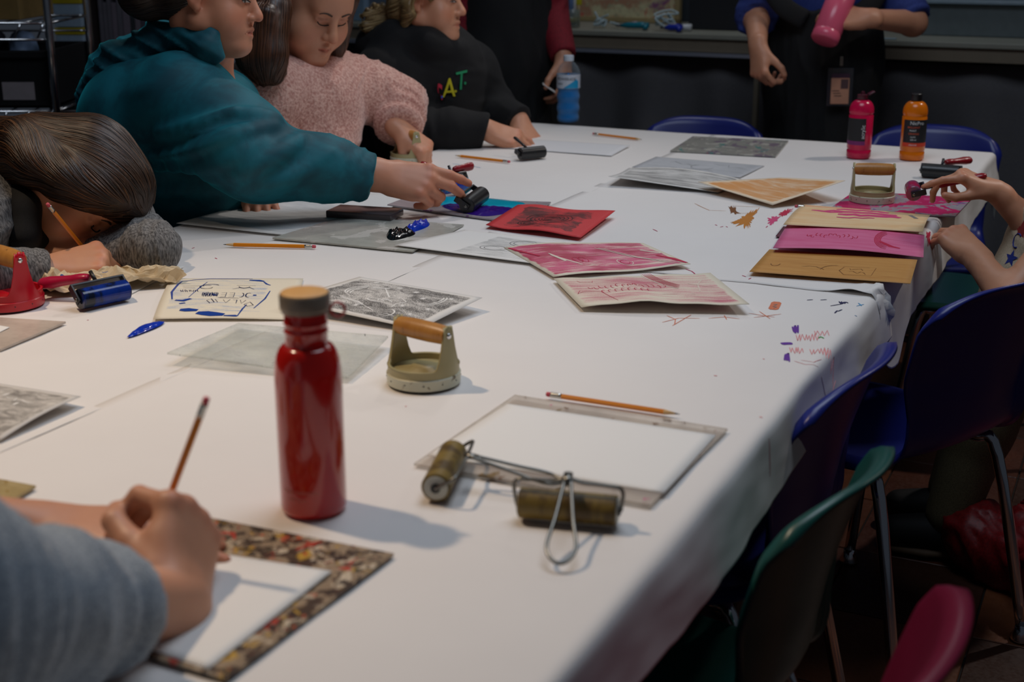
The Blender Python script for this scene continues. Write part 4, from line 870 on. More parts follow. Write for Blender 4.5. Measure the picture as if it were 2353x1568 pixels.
def fastmesh(name, v, f, mat, parent=None, col=None):
    me = bpy.data.meshes.new(name); nf = len(f)
    me.vertices.add(len(v)); me.vertices.foreach_set('co', np.asarray(v, np.float32).ravel())
    me.loops.add(nf*4); me.loops.foreach_set('vertex_index', np.asarray(f, np.int32).ravel()); me.polygons.add(nf)
    me.polygons.foreach_set('loop_start', np.arange(0, nf*4, 4, dtype=np.int32)); me.update(calc_edges=True); me.validate()
    if col is not None:
        a = me.color_attributes.new('Col', 'FLOAT_COLOR', 'POINT'); c4 = np.ones((len(v), 4), np.float32); c4[:, :3] = col; a.data.foreach_set('color', c4.ravel())
    return _fin(name, me, mat, parent, True)
def smoothv(v, f, it=1, w=.5):
    for _ in range(it):
        acc = np.zeros_like(v); num = np.zeros(len(v))
        for k in range(4):
            np.add.at(acc, f[:, k], v[f[:, (k+1) % 4]]); np.add.at(num, f[:, k], 1)
            np.add.at(acc, f[:, k], v[f[:, (k+3) % 4]]); np.add.at(num, f[:, k], 1)
        v = v*(1-w)+w*acc/np.maximum(num, 1)[:, None]
    return v
def skinmat(name, c):
    t = NT(name); a = t.node('ShaderNodeVertexColor'); a.layer_name = 'Col'; n = t.noise(t.co(), 60, 4); n2 = t.noise(t.co(), 900, 2)
    m = t.node('ShaderNodeMix', data_type='RGBA', blend_type='MULTIPLY'); m.inputs[0].default_value = 1; t.t.links.new(a.outputs[0], m.inputs[6]); t.put(m.inputs[7], t.mix(n, (.90, .86, .84), (1, 1, 1)))
    t.out(m.outputs[2], .48, Subsurface_Weight=.12, Subsurface_Radius=(.010, .004, .002), Subsurface_Scale=1.0); t.bump(n2, .08, .0006); return t.m
m_skin = skinmat('skin', None)
def paint(v, base, spots):
    c = np.tile(np.array(base), (len(v), 1))
    for p, r, col, st in spots:
        d = np.linalg.norm((v-p), axis=1)/r if np.isscalar(r) else np.sqrt((((v-p)@r[0])/r[1])**2).max(axis=1) if False else np.linalg.norm(((v-p)@r[0])/np.array(r[1]), axis=1)
        w = np.clip(1.25-d, 0, 1); w = (w*w*(3-2*w)*st)[:, None]; c = c*(1-w)+np.array(col)*w
    return c

class Fr:
    def __init__(s, o, R, k=1.): s.o, s.R, s.k = V(*o), R, k
    def __call__(s, x, y, z): return s.o+s.R@(V(x, y, z)*s.k)
def head_frame(nose, fwd, up, s=1.):
    f = unit(fwd); u = V(*up); u = unit(u-f*np.dot(u, f)); R = np.stack([np.cross(f, u), f, u], 1)
    return Fr(V(*nose)-R@(V(0, .124, -.030)*s), R, s)
def head(F, H, full=0., jaw=0., spots=None, skin=None, lip=None, nose=1.):
    "add a head in frame H (x right, y forward, z up) to the field F"
    k = H.k; R = H.R
    E = lambda c, r, kk=.012, op='u': F.ell(H(*c), V(*r)*k, R, kk*k, op)
    C = lambda a, b, ra, rb, kk=.012, op='u': F.cap(H(*a), H(*b), ra*k, rb*k, kk*k, op)
    E((0, -.014, .036), (.074, .095, .082), .01)
    E((0, .034, -.028), (.061+full*.5, .060, .083), .03)
    for s in (-1, 1):
        C((s*(.050+full*.6), -.004, -.056), (s*.016, .078, -.098), .021+full*.6, .018, .03)
        E((s*(.037+full*.4), .058, -.042), (.025+full, .026+full*.4, .030+full), .022)
    E((0, .078, -.101), (.023+jaw, .020, .018), .018)
    if full: E((0, .030, -.108), (.045, .045, .020+full*.8), .025)
    C((-.038, .076, .028), (.038, .076, .028), .013, .013, .022)
    E((0, .060, .058), (.052, .036, .040), .03)
    for s in (-1, 1): E((s*.031, .104, .004), (.020, .0165, .0125), .016, 's')
    C((0, .084, .018), (0, .108, -.020), .0085, .0105, .014)
    E((0, .1125*nose, -.030), (.0125, .0115, .0105), .010)
    for s in (-1, 1):
        E((s*.0125, .101, -.034), (.0075, .010, .0075), .006)
        E((s*.031, .0755, .003), (.0165, .0145, .0145), .003)
        C((s*.016, .0885, .0065), (s*.046, .0825, .007), .0032, .0032, .004)
        E((s*.0065, .107, -.0405), (.0035, .006, .003), .003, 's')
    E((0, .078, -.066), (.030, .022, .022), .018)
    C((-.022, .0850, -.0645), (0, .0985, -.0595), .0042, .0070, .006); C((.022, .0850, -.0645), (0, .0985, -.0595), .0042, .0070, .006)
    C((-.018, .0865, -.0720), (0, .0965, -.0745), .0048, .0080, .006); C((.018, .0865, -.0720), (0, .0965, -.0745), .0048, .0080, .006)
    C((-.025, .0890, -.0678), (0, .1050, -.0668), .0018, .0024, .003, 's'); C((.025, .0890, -.0678), (0, .1050, -.0668), .0018, .0024, .003, 's')
    for s in (-1, 1):
        E((s*.0755, -.010, .000), (.0085, .019, .031), .006); E((s*.0845, -.006, .004), (.0075, .011, .019), .005, 's'); E((s*.0765, -.002, -.026), (.007, .009, .010), .005)
    if spots is not None:
        lc = lip or tuple(q*w for q, w in zip(skin, (.74, .36, .38)))
        spots.append((H(0, .092, -.0665), (R, (.0215*k, .02*k, .0115*k)), lc, .95))
        for s in (-1, 1):
            spots.append((H(s*.042, .072, -.036), .030*k, tuple(q*w for q, w in zip(skin, (1.02, .72, .68))), .5))
            spots.append((H(s*.078, -.008, .0), .035*k, tuple(q*w for q, w in zip(skin, (1.0, .72, .68))), .5))
            spots.append((H(s*.031, .088, .004), (R, (.018*k, .02*k, .010*k)), tuple(q*w for q, w in zip(skin, (.80, .62, .60))), .6))
            spots.append((H(s*.0065, .107, -.0415), .0045*k, tuple(q*.3 for q in skin), .9))
        spots.append((H(0, .116, -.032), .017*k, tuple(q*w for q, w in zip(skin, (1.03, .70, .64))), .5))
m_sclera = plain('eye_white', srgb(206, 200, 194), .3); m_iris = plain('eye_iris', srgb(52, 38, 30), .2)
def face_hair(H, F, parent, mat, lash, brow_lift=.0, opened=False):
    "eyebrows and lash lines as thin hair pieces lying on the skin"
    for s in (-1, 1):
        b = F.project(np.array([H(s*x, .095, z+brow_lift) for x, z in ((.014, .0235), (.022, .0265), (.032, .0285), (.042, .0265), (.050, .021))]), .0006)
        bm = bmesh.new(); tube(bm, spline(list(b), 4), list(np.interp(np.linspace(0, 1, 17), [0, .3, 1], [.0022*H.k, .0026*H.k, .0008*H.k])), 6); bmobj('eyebrow', bm, mat, parent)
        if opened:
            al = [(.017+.029*k/8, .0005+.0052*math.sin(math.pi*k/8)) for k in range(9)]+[(.046-.029*k/8, .0005-.0038*math.sin(math.pi*k/8)) for k in range(1, 8)]
            q = F.project(np.array([H(s*x, .098, z) for x, z in al]+[H(s*.0315, .098, .001)]), .0007); meshobj('eye_white', q, [(i, (i+1) % 16, 16) for i in range(16)], m_sclera, parent)
            q = F.project(np.array([H(s*(.033+.0050*math.cos(a)), .098, .0012+.0045*math.sin(a)) for a in np.linspace(0, 6.283, 15)[:-1]]+[H(s*.033, .098, .0012)]), .0014); meshobj('iris', q, [(i, (i+1) % 14, 14) for i in range(14)], m_iris, parent)
        b = F.project(np.array([H(s*x, .098, z) for x, z in (((.016, .0010), (.024, .0050), (.031, .0062), (.039, .0050), (.047, .0006)) if opened else ((.017, -.0010), (.024, -.0050), (.031, -.0066), (.039, -.0050), (.046, -.0008)))]), .0010)
        bm = bmesh.new(); tube(bm, spline(list(b), 4), .0013*H.k, 6); bmobj('eyelash', bm, lash, parent)

FING = (((.090, .030), (.043, .026, .021), .0092), ((.094, .0100), (.047, .030, .022), .0094), ((.089, -.0100), (.043, .027, .022), .0090), ((.080, -.0285), (.033, .020, .019), .0080))
def hand(F, wrist, xdir, zdir, s=1., left=False, curls=((15, 25, 15),)*4, spread=(6, 1, -4, -9), th=((.62, .70, -.35), (.86, .40, -.30)), spots=None, skin=None, fat=1.):
    z = unit(zdir); x = V(*xdir); x = unit(x-z*np.dot(x, z)); y = np.cross(z, x); R = np.stack([x, y, z], 1); H = Fr(wrist, R, s); sg = -1 if left else 1
    W = lambda p: H(p[0], p[1]*sg, p[2])
    F.ell(W((.050, .001, -.002)), V(.050, .038, .0155*fat)*s, R, .012*s); F.cap(W((-.02, .010, 0)), W((.02, .012, 0)), .0195*s*fat, .019*s, .015); F.cap(W((-.02, -.010, 0)), W((.02, -.012, 0)), .0195*s*fat, .018*s, .015)
    F.cap(W((.018, .020, -.008)), W((.055, .030, -.010)), .016*s, .012*s, .012*s); F.cap(W((.02, -.022, -.008)), W((.065, -.028, -.008)), .014*s, .011*s, .012*s)
    tips = []
    for i, ((mx, my), ln, r) in enumerate(FING):
        p = np.array([mx, my, .001]); F.cap(W((.015, my*.55, .003)), W(p), .011*s, (r+.002)*s*fat, .012*s); F.ell(W(p+V(0, 0, .003)), V(.010, .009, .0095)*s, R, .008*s)
        a = 0; sp = math.radians(spread[i]); r0 = r*fat
        for j in range(3):
            a += math.radians(curls[i][j]); d = np.array([math.cos(a)*math.cos(sp), math.cos(a)*math.sin(sp)+(.0), -math.sin(a)]); q = p+d*ln[j]; r1 = r0*(.90 if j < 2 else .86)
            F.cap(W(p), W(q), r0*s, r1*s, .0035*s if j else .006*s); p, r0 = q, r1
            if spots is not None and j < 2: spots.append((W(q+V(0, 0, .006)), .011*s, tuple(k_*w for k_, w in zip(skin, (1.02, .76, .72))), .45))
        nrm = np.array([math.sin(a), 0, math.cos(a)]); tips.append(W(p))
        if spots is not None: spots.append((W(p-d*.001+nrm*.007), .0065*s, tuple(min(1, k_*w) for k_, w in zip(skin, (1.1, .92, .90))), .7)); spots.append((W(p), .012*s, tuple(k_*w for k_, w in zip(skin, (1.03, .72, .68))), .35))
    p = np.array([.026, .028, -.008]); r0 = .0125*fat
    for j, (d, l) in enumerate(((th[0], .040), (th[0] if len(th) < 3 else th[1], .030), (th[-1], .026))):
        q = p+unit(d)*l; r1 = r0*(.88 if j < 2 else .84); F.cap(W(p), W(q), r0*s, r1*s, .008*s if j == 0 else .004*s); p, r0 = q, r1
    tips.append(W(p))
    if spots is not None:
        spots.append((W(p), .012*s, tuple(k_*w for k_, w in zip(skin, (1.04, .72, .68))), .4))
        for (mx, my), _, _ in FING: spots.append((W((mx, my, .012)), .013*s, tuple(k_*w for k_, w in zip(skin, (1.02, .76, .72))), .5))
    return tips, H

def clothmat(name, c1, c2, scale=400, bump=.3, rough=.85, sheen=0., mott=.0, dist=.001, streak=False):
    t = NT(name); c = t.co('Object', (1, 1, .25) if streak else (1, 1, 1)); n = t.noise(c, scale, 3); b = t.noise(t.co(), 9, 4, .6)
    f = n if not mott else t.math('ADD', t.math('MULTIPLY', n, 1-mott), t.math('MULTIPLY', b, mott))
    t.out(t.mix(t.ss(f, .3, .7), c1, c2), rough, Sheen_Weight=sheen, Sheen_Roughness=.35); t.bump(n, bump, dist); return t.m
def cloth(name, G, mat, parent, folds=None, smooth=1):
    v, f = G.mesh(); v = smoothv(v, f, smooth) if smooth else v
    if folds:
        n = vnormals(v, f); d = np.zeros(len(v))
        for fn in folds: d += fn(v)
        v = v+n*d[:, None]; v = smoothv(v, f, 1, .3)
    return fastmesh(name, v, f, mat, parent)
def fold(ctr, rad, axis, across, fa, fc, amp, seed=0, sharp=1.6):
    "soft ridges around ctr: fa cycles per metre along axis, fc along across"
    ctr = V(*ctr); A = unit(axis); B = unit(across)
    def fn(v):
        q = v-ctr; w = np.clip(1.2-np.linalg.norm(q, axis=1)/rad, 0, 1); w = w*w*(3-2*w)
        s_ = snoise(q@A*fa*6.28, q@B*fc*6.28, seed, 3); return amp*w*(np.power(np.clip(1-np.abs(s_)*1.4, 0, 1), sharp)-.35)
    return fn
def person(label, loc):
    return thing('person', label, 'person', (0, 0, 0))
def skin_body(F, parent, skin, spots, smooth=1):
    v, f = F.mesh(); v = smoothv(v, f, smooth, .35); return fastmesh('body', v, f, m_skin, parent, paint(v, skin, spots))
def hairmat(name, c1, c2, rough=.38):
    t = NT(name); n = t.noise(t.co(), 35, 4, .6); t.out(t.mix(n, c1, c2), rough, Specular_IOR_Level=.5); return t.m
def strands(name, Fh, starts, flow, mat, parent, n=26, step=.008, w=.0011, seed=0, lift=.001, wave=.0):
    "hair: thin flat strands that follow the surface of the field Fh along a flow direction"
    r = np.random.RandomState(seed); p = Fh.project(starts, 0, 4); m = len(p); off = lift*(r.rand(m)-.25); path = []; ln = r.randint(int(n*.5), n+1, m); prev = None
    for i in range(n):
        g = Fh.grad(p); path.append((p+g*off[:, None], g)); d = flow(p, i) + wave*np.stack([np.sin(i*.7+r.rand(m)*6)]*3, 1)*r.randn(m, 3)*.3
        d = d-g*np.sum(d*g, 1, keepdims=True); d /= np.maximum(np.linalg.norm(d, axis=1, keepdims=True), 1e-9)
        if prev is not None: d = d*.5+prev*.5; d /= np.maximum(np.linalg.norm(d, axis=1, keepdims=True), 1e-9)
        prev = d; p = p+d*step; p = p-np.clip(Fh.sample(p), -.01, .01)[:, None]*Fh.grad(p)
    P_ = np.stack([q[0] for q in path], 1); G_ = np.stack([q[1] for q in path], 1)
    T = np.gradient(P_, axis=1); S_ = np.cross(T, G_); S_ /= np.maximum(np.linalg.norm(S_, axis=2, keepdims=True), 1e-9)
    k = np.arange(n)[None, :, None]; tp = np.clip((ln[:, None, None]-k)/5., 0, 1)*np.clip((k+1)/3., 0, 1); W = S_*w*tp*(.6+.8*r.rand(m))[:, None, None]
    mid = P_+G_*w*.6; vv = np.stack([P_-W, mid, P_+W], 2).reshape(-1, 3)
    base = (np.arange(m)[:, None]*n+np.arange(n-1)[None])*3; keep = (np.arange(n-1)[None] < ln[:, None]); b = base[keep]
    ff = np.concatenate([np.stack([b, b+1, b+4, b+3], 1), np.stack([b+1, b+2, b+5, b+4], 1)])
    o = fastmesh(name, vv, ff, mat, parent); return tag(o, kind='stuff')
def rand_on(Fh, n, seed=0, keep=None):
    v, f = Fh.mesh(); r = np.random.RandomState(seed); v = v[r.randint(0, len(v), n*4)]
    if keep is not None: v = v[keep(v)]
    return v[:n]
SK1 = srgb(212, 152, 116); SK2 = srgb(214, 148, 116); SK3 = srgb(210, 150, 118)
m_brow = plain('brow_hair', srgb(58, 40, 28), .6); m_lash = plain('lash_hair', srgb(30, 22, 18), .6)
m_trouser = clothmat('dark_trousers', srgb(20, 22, 28), srgb(36, 38, 46), 500, .2)
def legs(G_, pelvis, fwd, knee_d=.42, r=.085, spread=.10, foot=True):
    f = unit(V(fwd[0], fwd[1], 0)); s_ = V(-f[1], f[0], 0)
    for q in (-1, 1):
        hip = pelvis+s_*q*spread; kn = hip+f*knee_d+s_*q*.02; kn[2] = max(hip[2]-.02, .40); an = kn+f*.02; an = V(an[0], an[1], .09)
        G_.chain([hip, kn, an], [r, r*.75, r*.5], .03); G_.cap(an+V(0, 0, -.04), an+f*.12+V(0, 0, -.05), .042, .034, .03)

# ================= woman in the teal hoodie
t2 = person('woman in a teal velour hoodie reaching across the table with a brayer', None)
sp = []; H2 = head_frame(at(604, 42, 2.98), (.965, -.18, -.16), (.16, .0, .98), .96)
SR = at(430, 225, 2.92); SL = SR+V(.0, .34, -.06); EL = at(585, 352, 2.82); WR = at(866, 402, 2.885); NB = at(488, 130, 3.05); PE = V(-.93, 3.22, .50)
lo, hi = V(-1.25, 2.65, .30), V(.06, 3.60, 1.46)
F = Field(lo, hi, .010, [((H2.o-.13)-V(0, 0, .02), H2.o+.15, .0032), (V(-.36, 2.78, .73), V(.05, 3.06, .93), .0030)])
head(F, H2, .006, .004, sp, SK2); F.chain([H2(0, -.034, -.06), NB+V(-.02, 0, 0), (SR+SL)/2+V(-.03, .0, -.06)], [.056, .062, .10], .02)
F.cap((SR+SL)/2+V(-.05, 0, -.16), PE, .13, .15, .05); F.cap(SR+V(.03, .04, -.03), SL, .06, .06, .05)
F.chain([SR, EL, WR+V(.0, 0, 0)], [.058, .046, .030], .03); WR2 = at(592, 428, 3.06); LE = V(-.66, 3.30, .80); F.chain([SL, LE, WR2], [.055, .045, .028], .03)
HX = unit(V(1.0, .06, -.22)); F.cap(WR, WR+HX*.02, .030, .027, .02)
hand(F, WR+HX*.012, HX, (.10, -.78, .60), 1.08, False, ((12, 16, 8), (20, 30, 16), (42, 62, 34), (50, 68, 36)), (2, 0, -1, -2), ((.85, .15, -.50), (.97, .02, -.25)), sp, SK2, 1.22)
hand(F, WR2, (.22, -.90, -.30), (.05, -.25, .97), 1.0, True, ((22, 22, 12), (22, 22, 12), (24, 22, 12), (26, 24, 12)), (8, 2, -5, -12), ((.55, .80, -.10), (.75, .60, -.05)), sp, SK2, 1.08)
skin_body(F, t2, SK2, sp); face_hair(H2, F, t2, m_brow, m_lash, 0, True)
m_teal = NT('teal_velour'); lw_ = m_teal.node('ShaderNodeLayerWeight'); lw_.inputs[0].default_value = .35; n_ = m_teal.noise(m_teal.co(), 10, 5, .6, .5); n2_ = m_teal.noise(m_teal.co(), 700, 2)
m_teal.out(m_teal.mix(m_teal.ss(n_, .35, .65), srgb(0, 70, 84), srgb(0, 104, 118)), .7, Sheen_Weight=.8, Sheen_Roughness=.3, Sheen_Tint=srgb(40, 190, 200)); m_teal.bump(n2_, .2, .0006); m_teal = m_teal.m
G = Field(V(-1.30, 2.62, .28), V(-.20, 3.62, 1.24), .0065)
CH = (SR+SL)/2+V(-.055, .02, -.17)
G.cap(CH, PE+V(0.02, 0, .04), .20, .21, .06); G.cap(SR+V(.0, .06, -.04), SL+V(0, -.05, -.04), .105, .105, .06); G.ell(at(345, 260, 3.12), (.17, .22, .14), basis((-.6, .1, .75)), .08)
G.chain([SR+V(-.01, .02, -.01), SR*.45+EL*.55+V(.015, 0, -.02), EL+V(.0, 0, -.012), EL*.45+WR*.55+V(0, 0, -.008), WR+V(-.012, 0, -.004)], [.108, .098, .082, .062, .053], .05)
G.chain([SL, LE, WR2+V(0, .05, .02)], [.09, .07, .05], .05)
G.cut(WR+V(-.006, 0, 0), V(1, .02, -.22), .12)
def onsurf(G_, px, py, y0=2.4, y1=3.5):
    Y = np.linspace(y0, y1, 400); q = np.array([at(px, py, y) for y in Y]); d = G_.sample(q); k = np.argmax(d < 0); return q[k] if d[k] < 0 else q[-1]
for ln, rr_ in (([(345, 358), (450, 345), (544, 318), (632, 288)], .017), ([(352, 384), (462, 380), (545, 356), (612, 329)], .018), ([(470, 408), (560, 396), (640, 350), (694, 314)], .016), ([(520, 260), (580, 262), (640, 276)], .013), ([(600, 420), (680, 400), (760, 352)], .012), ([(360, 300), (450, 285), (540, 250)], .012)):
    ps = spline([onsurf(G, *p)+V(0, .002, -.001) for p in ln], 4); n_p = len(ps); G.chain(ps, [1.15*rr_*(.35+.65*math.sin(math.pi*min(max(i/(n_p-1), .08), .92))) for i in range(n_p)], .014)
G.ell(WR*.87+EL*.13+V(0, 0, -.006), (.0565, .0565, .004), basis(WR-EL), .004)
ax_ = unit(WR-SR)
hood = cloth('hoodie', G, m_teal, t2, [fold(SR+V(.08, -.05, -.10), .30, (.25, 0, -1), ax_, 4.5, 1.0, .012, 1), fold(CH+V(-.03, -.1, -.15), .30, (.1, 0, -1), (1, 0, -.3), 6, 1.5, .012, 2), fold(WR, .16, ax_, (0, 0, 1), 14, 4, .006, 3)])
Gh = Field(at(180, 330, 3.0)-V(.05, .15, .02), at(600, 0, 3.3)+V(.05, .2, .08), .0065)      # the hood lying on the back
pts = [at(500, 128, 2.93), at(478, 104, 2.93), at(440, 88, 2.98), at(370, 105, 3.04), at(285, 155, 3.06), at(218, 215, 3.08)]; Gh.chain(pts, [.016, .026, .034, .050, .056, .036], .03)
pts = [at(520, 140, 3.18), at(480, 90, 3.20), at(380, 110, 3.24), at(270, 165, 3.22), at(215, 225, 3.16)]; Gh.chain(pts, [.02, .035, .06, .06, .04], .04)
hd_ = cloth('hood', Gh, m_teal, t2, [fold(at(360, 130, 3.05), .34, (.45, 0, .9), (1, 0, -.6), 11, 1.5, .016, 6)])
bm = bmesh.new(); q = WR+V(-.006, 0, 0); bx(bm, q+V(-.055, -.02, -.005), (.003, .001, .001)); bm.free()
G = Field(PE-V(.3, .35, .5), PE+V(.7, .35, .2), .012); G.cap(PE+V(-.04, -.06, 0), PE+V(-.04, .06, 0), .17, .17, .05); legs(G, PE, TN, .44, .10); cloth('trousers', G, m_trouser, t2)
Fh = Field(H2.o-.24, H2.o+.17, .005)       # dark hair drawn back to a low bun
Fh.ell(H2(0, -.022, .044), V(.083, .100, .086), H2.R, .01); Fh.ell(H2(0, -.075, -.015), V(.066, .055, .055), H2.R, .02); Fh.ell(H2(.01, -.150, -.030), V(.060, .062, .050), H2.R, .02)
Fh.ell(H2(0, .085, -.015), V(.066, .080, .088), H2.R, .006, 's'); Fh.ell(H2(.085, .005, -.02), V(.05, .035, .045), H2.R, .006, 's'); Fh.ell(H2(-.085, .005, -.02), V(.05, .035, .045), H2.R, .006, 's')
m_h2 = hairmat('dark_brown_hair', srgb(24, 18, 16), srgb(46, 36, 30)); hv, hf = Fh.mesh(); hair = fastmesh('hair', hv, hf, m_h2, t2)
strands('hair_strands', Fh, rand_on(Fh, 900, 2), lambda p, i: np.tile(H2.R@V(.0, -.9, -.35), (len(p), 1)), hairmat('dark_strand', srgb(34, 26, 22), srgb(72, 58, 48), .3), t2, 16, .010, .0013, 1)

# ================= girl in grey writing at the left
t1 = person('girl with long brown hair in a grey sweatshirt, head bent low over her drawing', None)
sp = []; f1 = unit(V(.42, -.28, -.86)); u1 = V(.87, -.06, .42); _h = head_frame((0, 0, 0), f1, u1, .97); ear = at(138, 410, 2.42)
H1 = Fr(ear-(_h.R@(V(.078, -.008, -.002)*.97)), _h.R, .97)
W1 = P(108, 624, .028); W1L = P(128, 588, .024); E1L = P(352, 574, .042); E1R = P(-140, 640, .05); N1 = at(60, 455, 2.60); S1R = at(-40, 480, 2.44); S1L = at(175, 420, 2.86); PE1 = V(-1.30, 2.72, .52)
F = Field(V(-1.55, 2.15, .32), V(-.50, 3.05, 1.26), .010, [(H1.o-.14, H1.o+.14, .0033), (V(-.88, 2.26, .73), V(-.66, 2.56, .83), .0030)])
head(F, H1, .002, 0, sp, SK1); F.chain([H1(0, -.03, -.06), N1], [.046, .052], .03); F.cap(N1+V(-.1, .02, -.12), PE1, .10, .12, .05); F.cap(S1R, S1L, .045, .045, .04); F.cap((S1R+S1L)/2, N1+V(-.1, .02, -.12), .06, .1, .05)
F.chain([S1R, E1R, W1], [.042, .034, .024], .02); F.chain([S1L, E1L, W1L], [.042, .034, .024], .02)
hx = unit(P(232, 606)-P(118, 618)); tips1, HW1 = hand(F, W1+hx*.005, hx+V(0, 0, .08), (.10, -.50, .86), .98, False, ((55, 60, 30), (62, 70, 35), (66, 72, 35), (68, 72, 35)), (3, 0, -3, -6), ((.72, .55, -.50), (.92, .15, -.40)), sp, SK1, 1.15)
hand(F, W1L, (-.92, .10, .22), (.1, -.4, .9), .88, True, ((20, 30, 20),)*4, (6, 1, -4, -9), ((.2, .9, .35), (.4, .8, .4)), sp, SK1, 1.1)
skin_body(F, t1, SK1, sp); face_hair(H1, F, t1, m_brow, m_lash)
m_grey = clothmat('heather_grey_knit', srgb(62, 60, 60), srgb(134, 132, 130), 300, .35, .9, 0, .0, .001, True)
G = Field(V(-1.60, 2.10, .34), V(-.52, 3.10, 1.12), .006)
G.cap(N1+V(-.11, .03, -.14), PE1, .135, .15, .06); G.cap(S1R+V(-.01, .02, -.01), S1L, .072, .072, .05); G.cap((S1R+S1L)/2, N1+V(-.12, .03, -.12), .10, .13, .05)
G.chain([S1R, E1R, W1*.92+E1R*.08], [.072, .056, .041], .03); G.chain([S1L, S1L*.4+E1L*.6, E1L, E1L*.45+W1L*.55], [.072, .062, .046, .034], .03)
G.cut(W1+hx*.004, hx, .07)
d1 = unit(E1L-W1L)
cloth('sweatshirt', G, m_grey, t1, [fold(E1L+V(-.02, .02, .02), .15, d1, (0, 1, .4), 16, 4, .009, 1), fold(W1, .16, hx, (0, 0, 1), 18, 5, .005, 2), fold(S1R, .2, (0, 0, 1), (1, 0, 0), 10, 4, .008, 3)])
G = Field(V(-1.40, 2.35, .5), V(-.74, 2.85, 1.05), .007)     # black apron front and neck strap
G.ell(at(40, 560, 2.50), (.12, .10, .085), None, .03); G.chain([at(35, 440, 2.46), at(60, 475, 2.42), at(58, 540, 2.40)], [.022, .024, .03], .02)
cloth('apron', G, clothmat('black_apron', srgb(10, 10, 11), srgb(20, 20, 22), 500, .2), t1)
G = Field(PE1-V(.3, .35, .5), PE1+V(.7, .35, .2), .012); G.cap(PE1+V(0, -.06, 0), PE1+V(0, .06, 0), .13, .13, .05); legs(G, PE1, TN, .38, .07); cloth('trousers', G, m_trouser, t1)
Fh = Field(V(-1.32, 2.18, .76), V(-.58, 2.80, 1.20), .0045)
Fh.ell(H1(0, -.016, .042), V(.084, .104, .083)*.97, H1.R, .01); Fh.ell(H1(.0, -.07, -.02), V(.078, .06, .08), H1.R, .03)
tail = [H1(.02, -.085, -.04), at(60, 355, 2.50), at(-10, 345, 2.52), at(-70, 385, 2.55), at(-110, 450, 2.58)]; Fh.chain(tail, [.066, .058, .05, .045, .03], .04)
lock = [H1(.075, .045, .055), H1(.084, .0, .012), H1(.080, -.05, -.03), H1(.070, -.11, -.05)]; Fh.chain(lock, [.022, .030, .034, .035], .03)
Fh.chain([H1(.05, .075, .075), H1(.074, .045, .03), H1(.080, .01, -.02)], [.018, .020, .014], .02)
Fh.ell(H1(0, .030, .062), V(.078, .070, .066), H1.R, .02); Fh.chain([H1(-.06, .060, .070), H1(0, .088, .066), H1(.06, .062, .060)], [.022, .022, .022], .02)
Fh.ell(H1(-.005, .094, -.046), V(.070, .075, .082), H1.R, .008, 's')
m_h1 = hairmat('brown_hair', srgb(34, 21, 13), srgb(58, 37, 22), .5); hv, hf = Fh.mesh(); fastmesh('hair', hv, hf, m_h1, t1)
tl = H1(.02, -.10, -.04); tdir = unit(tail[3]-tail[1])
def flow1(p, i):
    d = tl-p; dist = np.linalg.norm(d, axis=1, keepdims=True); a = np.clip((dist-.05)/.05, 0, 1); past = (p@tdir > tl@tdir)[:, None]
    return np.where(past, tdir[None]+V(0, 0, -.35)[None]*np.clip((p@tdir-tl@tdir)*4, 0, 1)[:, None], d/np.maximum(dist, 1e-6)*a+tdir[None]*(1-a))
st1 = rand_on(Fh, 9600, 3)
m_s1 = [hairmat('brown_strand_%d' % k, a, b, .42) for k, (a, b) in enumerate(((srgb(44, 28, 17), srgb(78, 50, 29)), (srgb(28, 17, 11), srgb(48, 31, 19)), (srgb(76, 48, 27), srgb(116, 76, 44))))]
for k in range(3): strands('hair_strands', Fh, st1[k::3][:(2600, 2800, 900)[k]], flow1, m_s1[k], t1, 19, .0125, .0009, k+5, .0030, .14)

# pencils held in hands
tipA = P(226, 612, .006); eA = at(108, 466, 2.335)
def solve_pencil(tip, px, py, L=.187):
    best = None
    for Y in np.linspace(tip[1]-.19, tip[1]+.19, 400):
        q = at(px, py, Y); e = abs(np.linalg.norm(q-tip)-L)
        if best is None or e < best[0]-1e-6: best = (e, q)
    return best[1]
eA = solve_pencil(tipA, 108, 468); pencil(eA, tipA, 'pencil held by the girl in grey, pink eraser up by her cheek', 'pencils in use')
# ================= girl in the pink sweater
t3 = person('girl with shoulder length brown hair in a fuzzy pink sweater, pressing a baren', None)
sp = []; H3 = head_frame(at(771, 98, 3.46), (.58, -.62, -.50), (.30, -.20, .92), 1.07)
S3R = at(600, 195, 3.42); S3L = at(815, 185, 3.70); N3 = at(672, 165, 3.58); C3 = at(690, 300, 3.60); PE3 = C3+V(-.10, .06, -.32); E3L = at(915, 240, 3.76); W3 = at(918, 298, 3.64); E3R = at(585, 330, 3.40); W3R = at(700, 400, 3.42)
F = Field(V(-1.0, 3.1, .32), V(-.12, 3.98, 1.40), .010, [(H3.o-.13, H3.o+.14, .0038), (V(-.36, 3.44, .74), V(-.19, 3.72, .94), .0038)])
head(F, H3, .011, 0, sp, SK3); F.chain([H3(0, -.03, -.06), N3, C3+V(0, 0, .05)], [.048, .054, .10], .03); F.cap(C3, PE3, .11, .13, .04); F.cap(S3R, S3L, .05, .05, .04)
F.chain([S3L, E3L, W3], [.048, .040, .028], .02); F.chain([S3R, E3R, W3R], [.048, .04, .028], .02)
hb = np.array(b3)+V(0, 0, .074)
hd = unit(V(hb[0]+.00, hb[1]-.01, hb[2]+.012)-W3); hand(F, W3+hd*.005, (.72, -.25, -.62), (.45, -.40, .80), .98, True, ((52, 72, 40), (56, 74, 44), (58, 76, 44), (60, 78, 44)), (3, 1, -2, -5), ((.75, .30, -.65), (.8, -.1, -.6)), sp, SK3, 1.25)
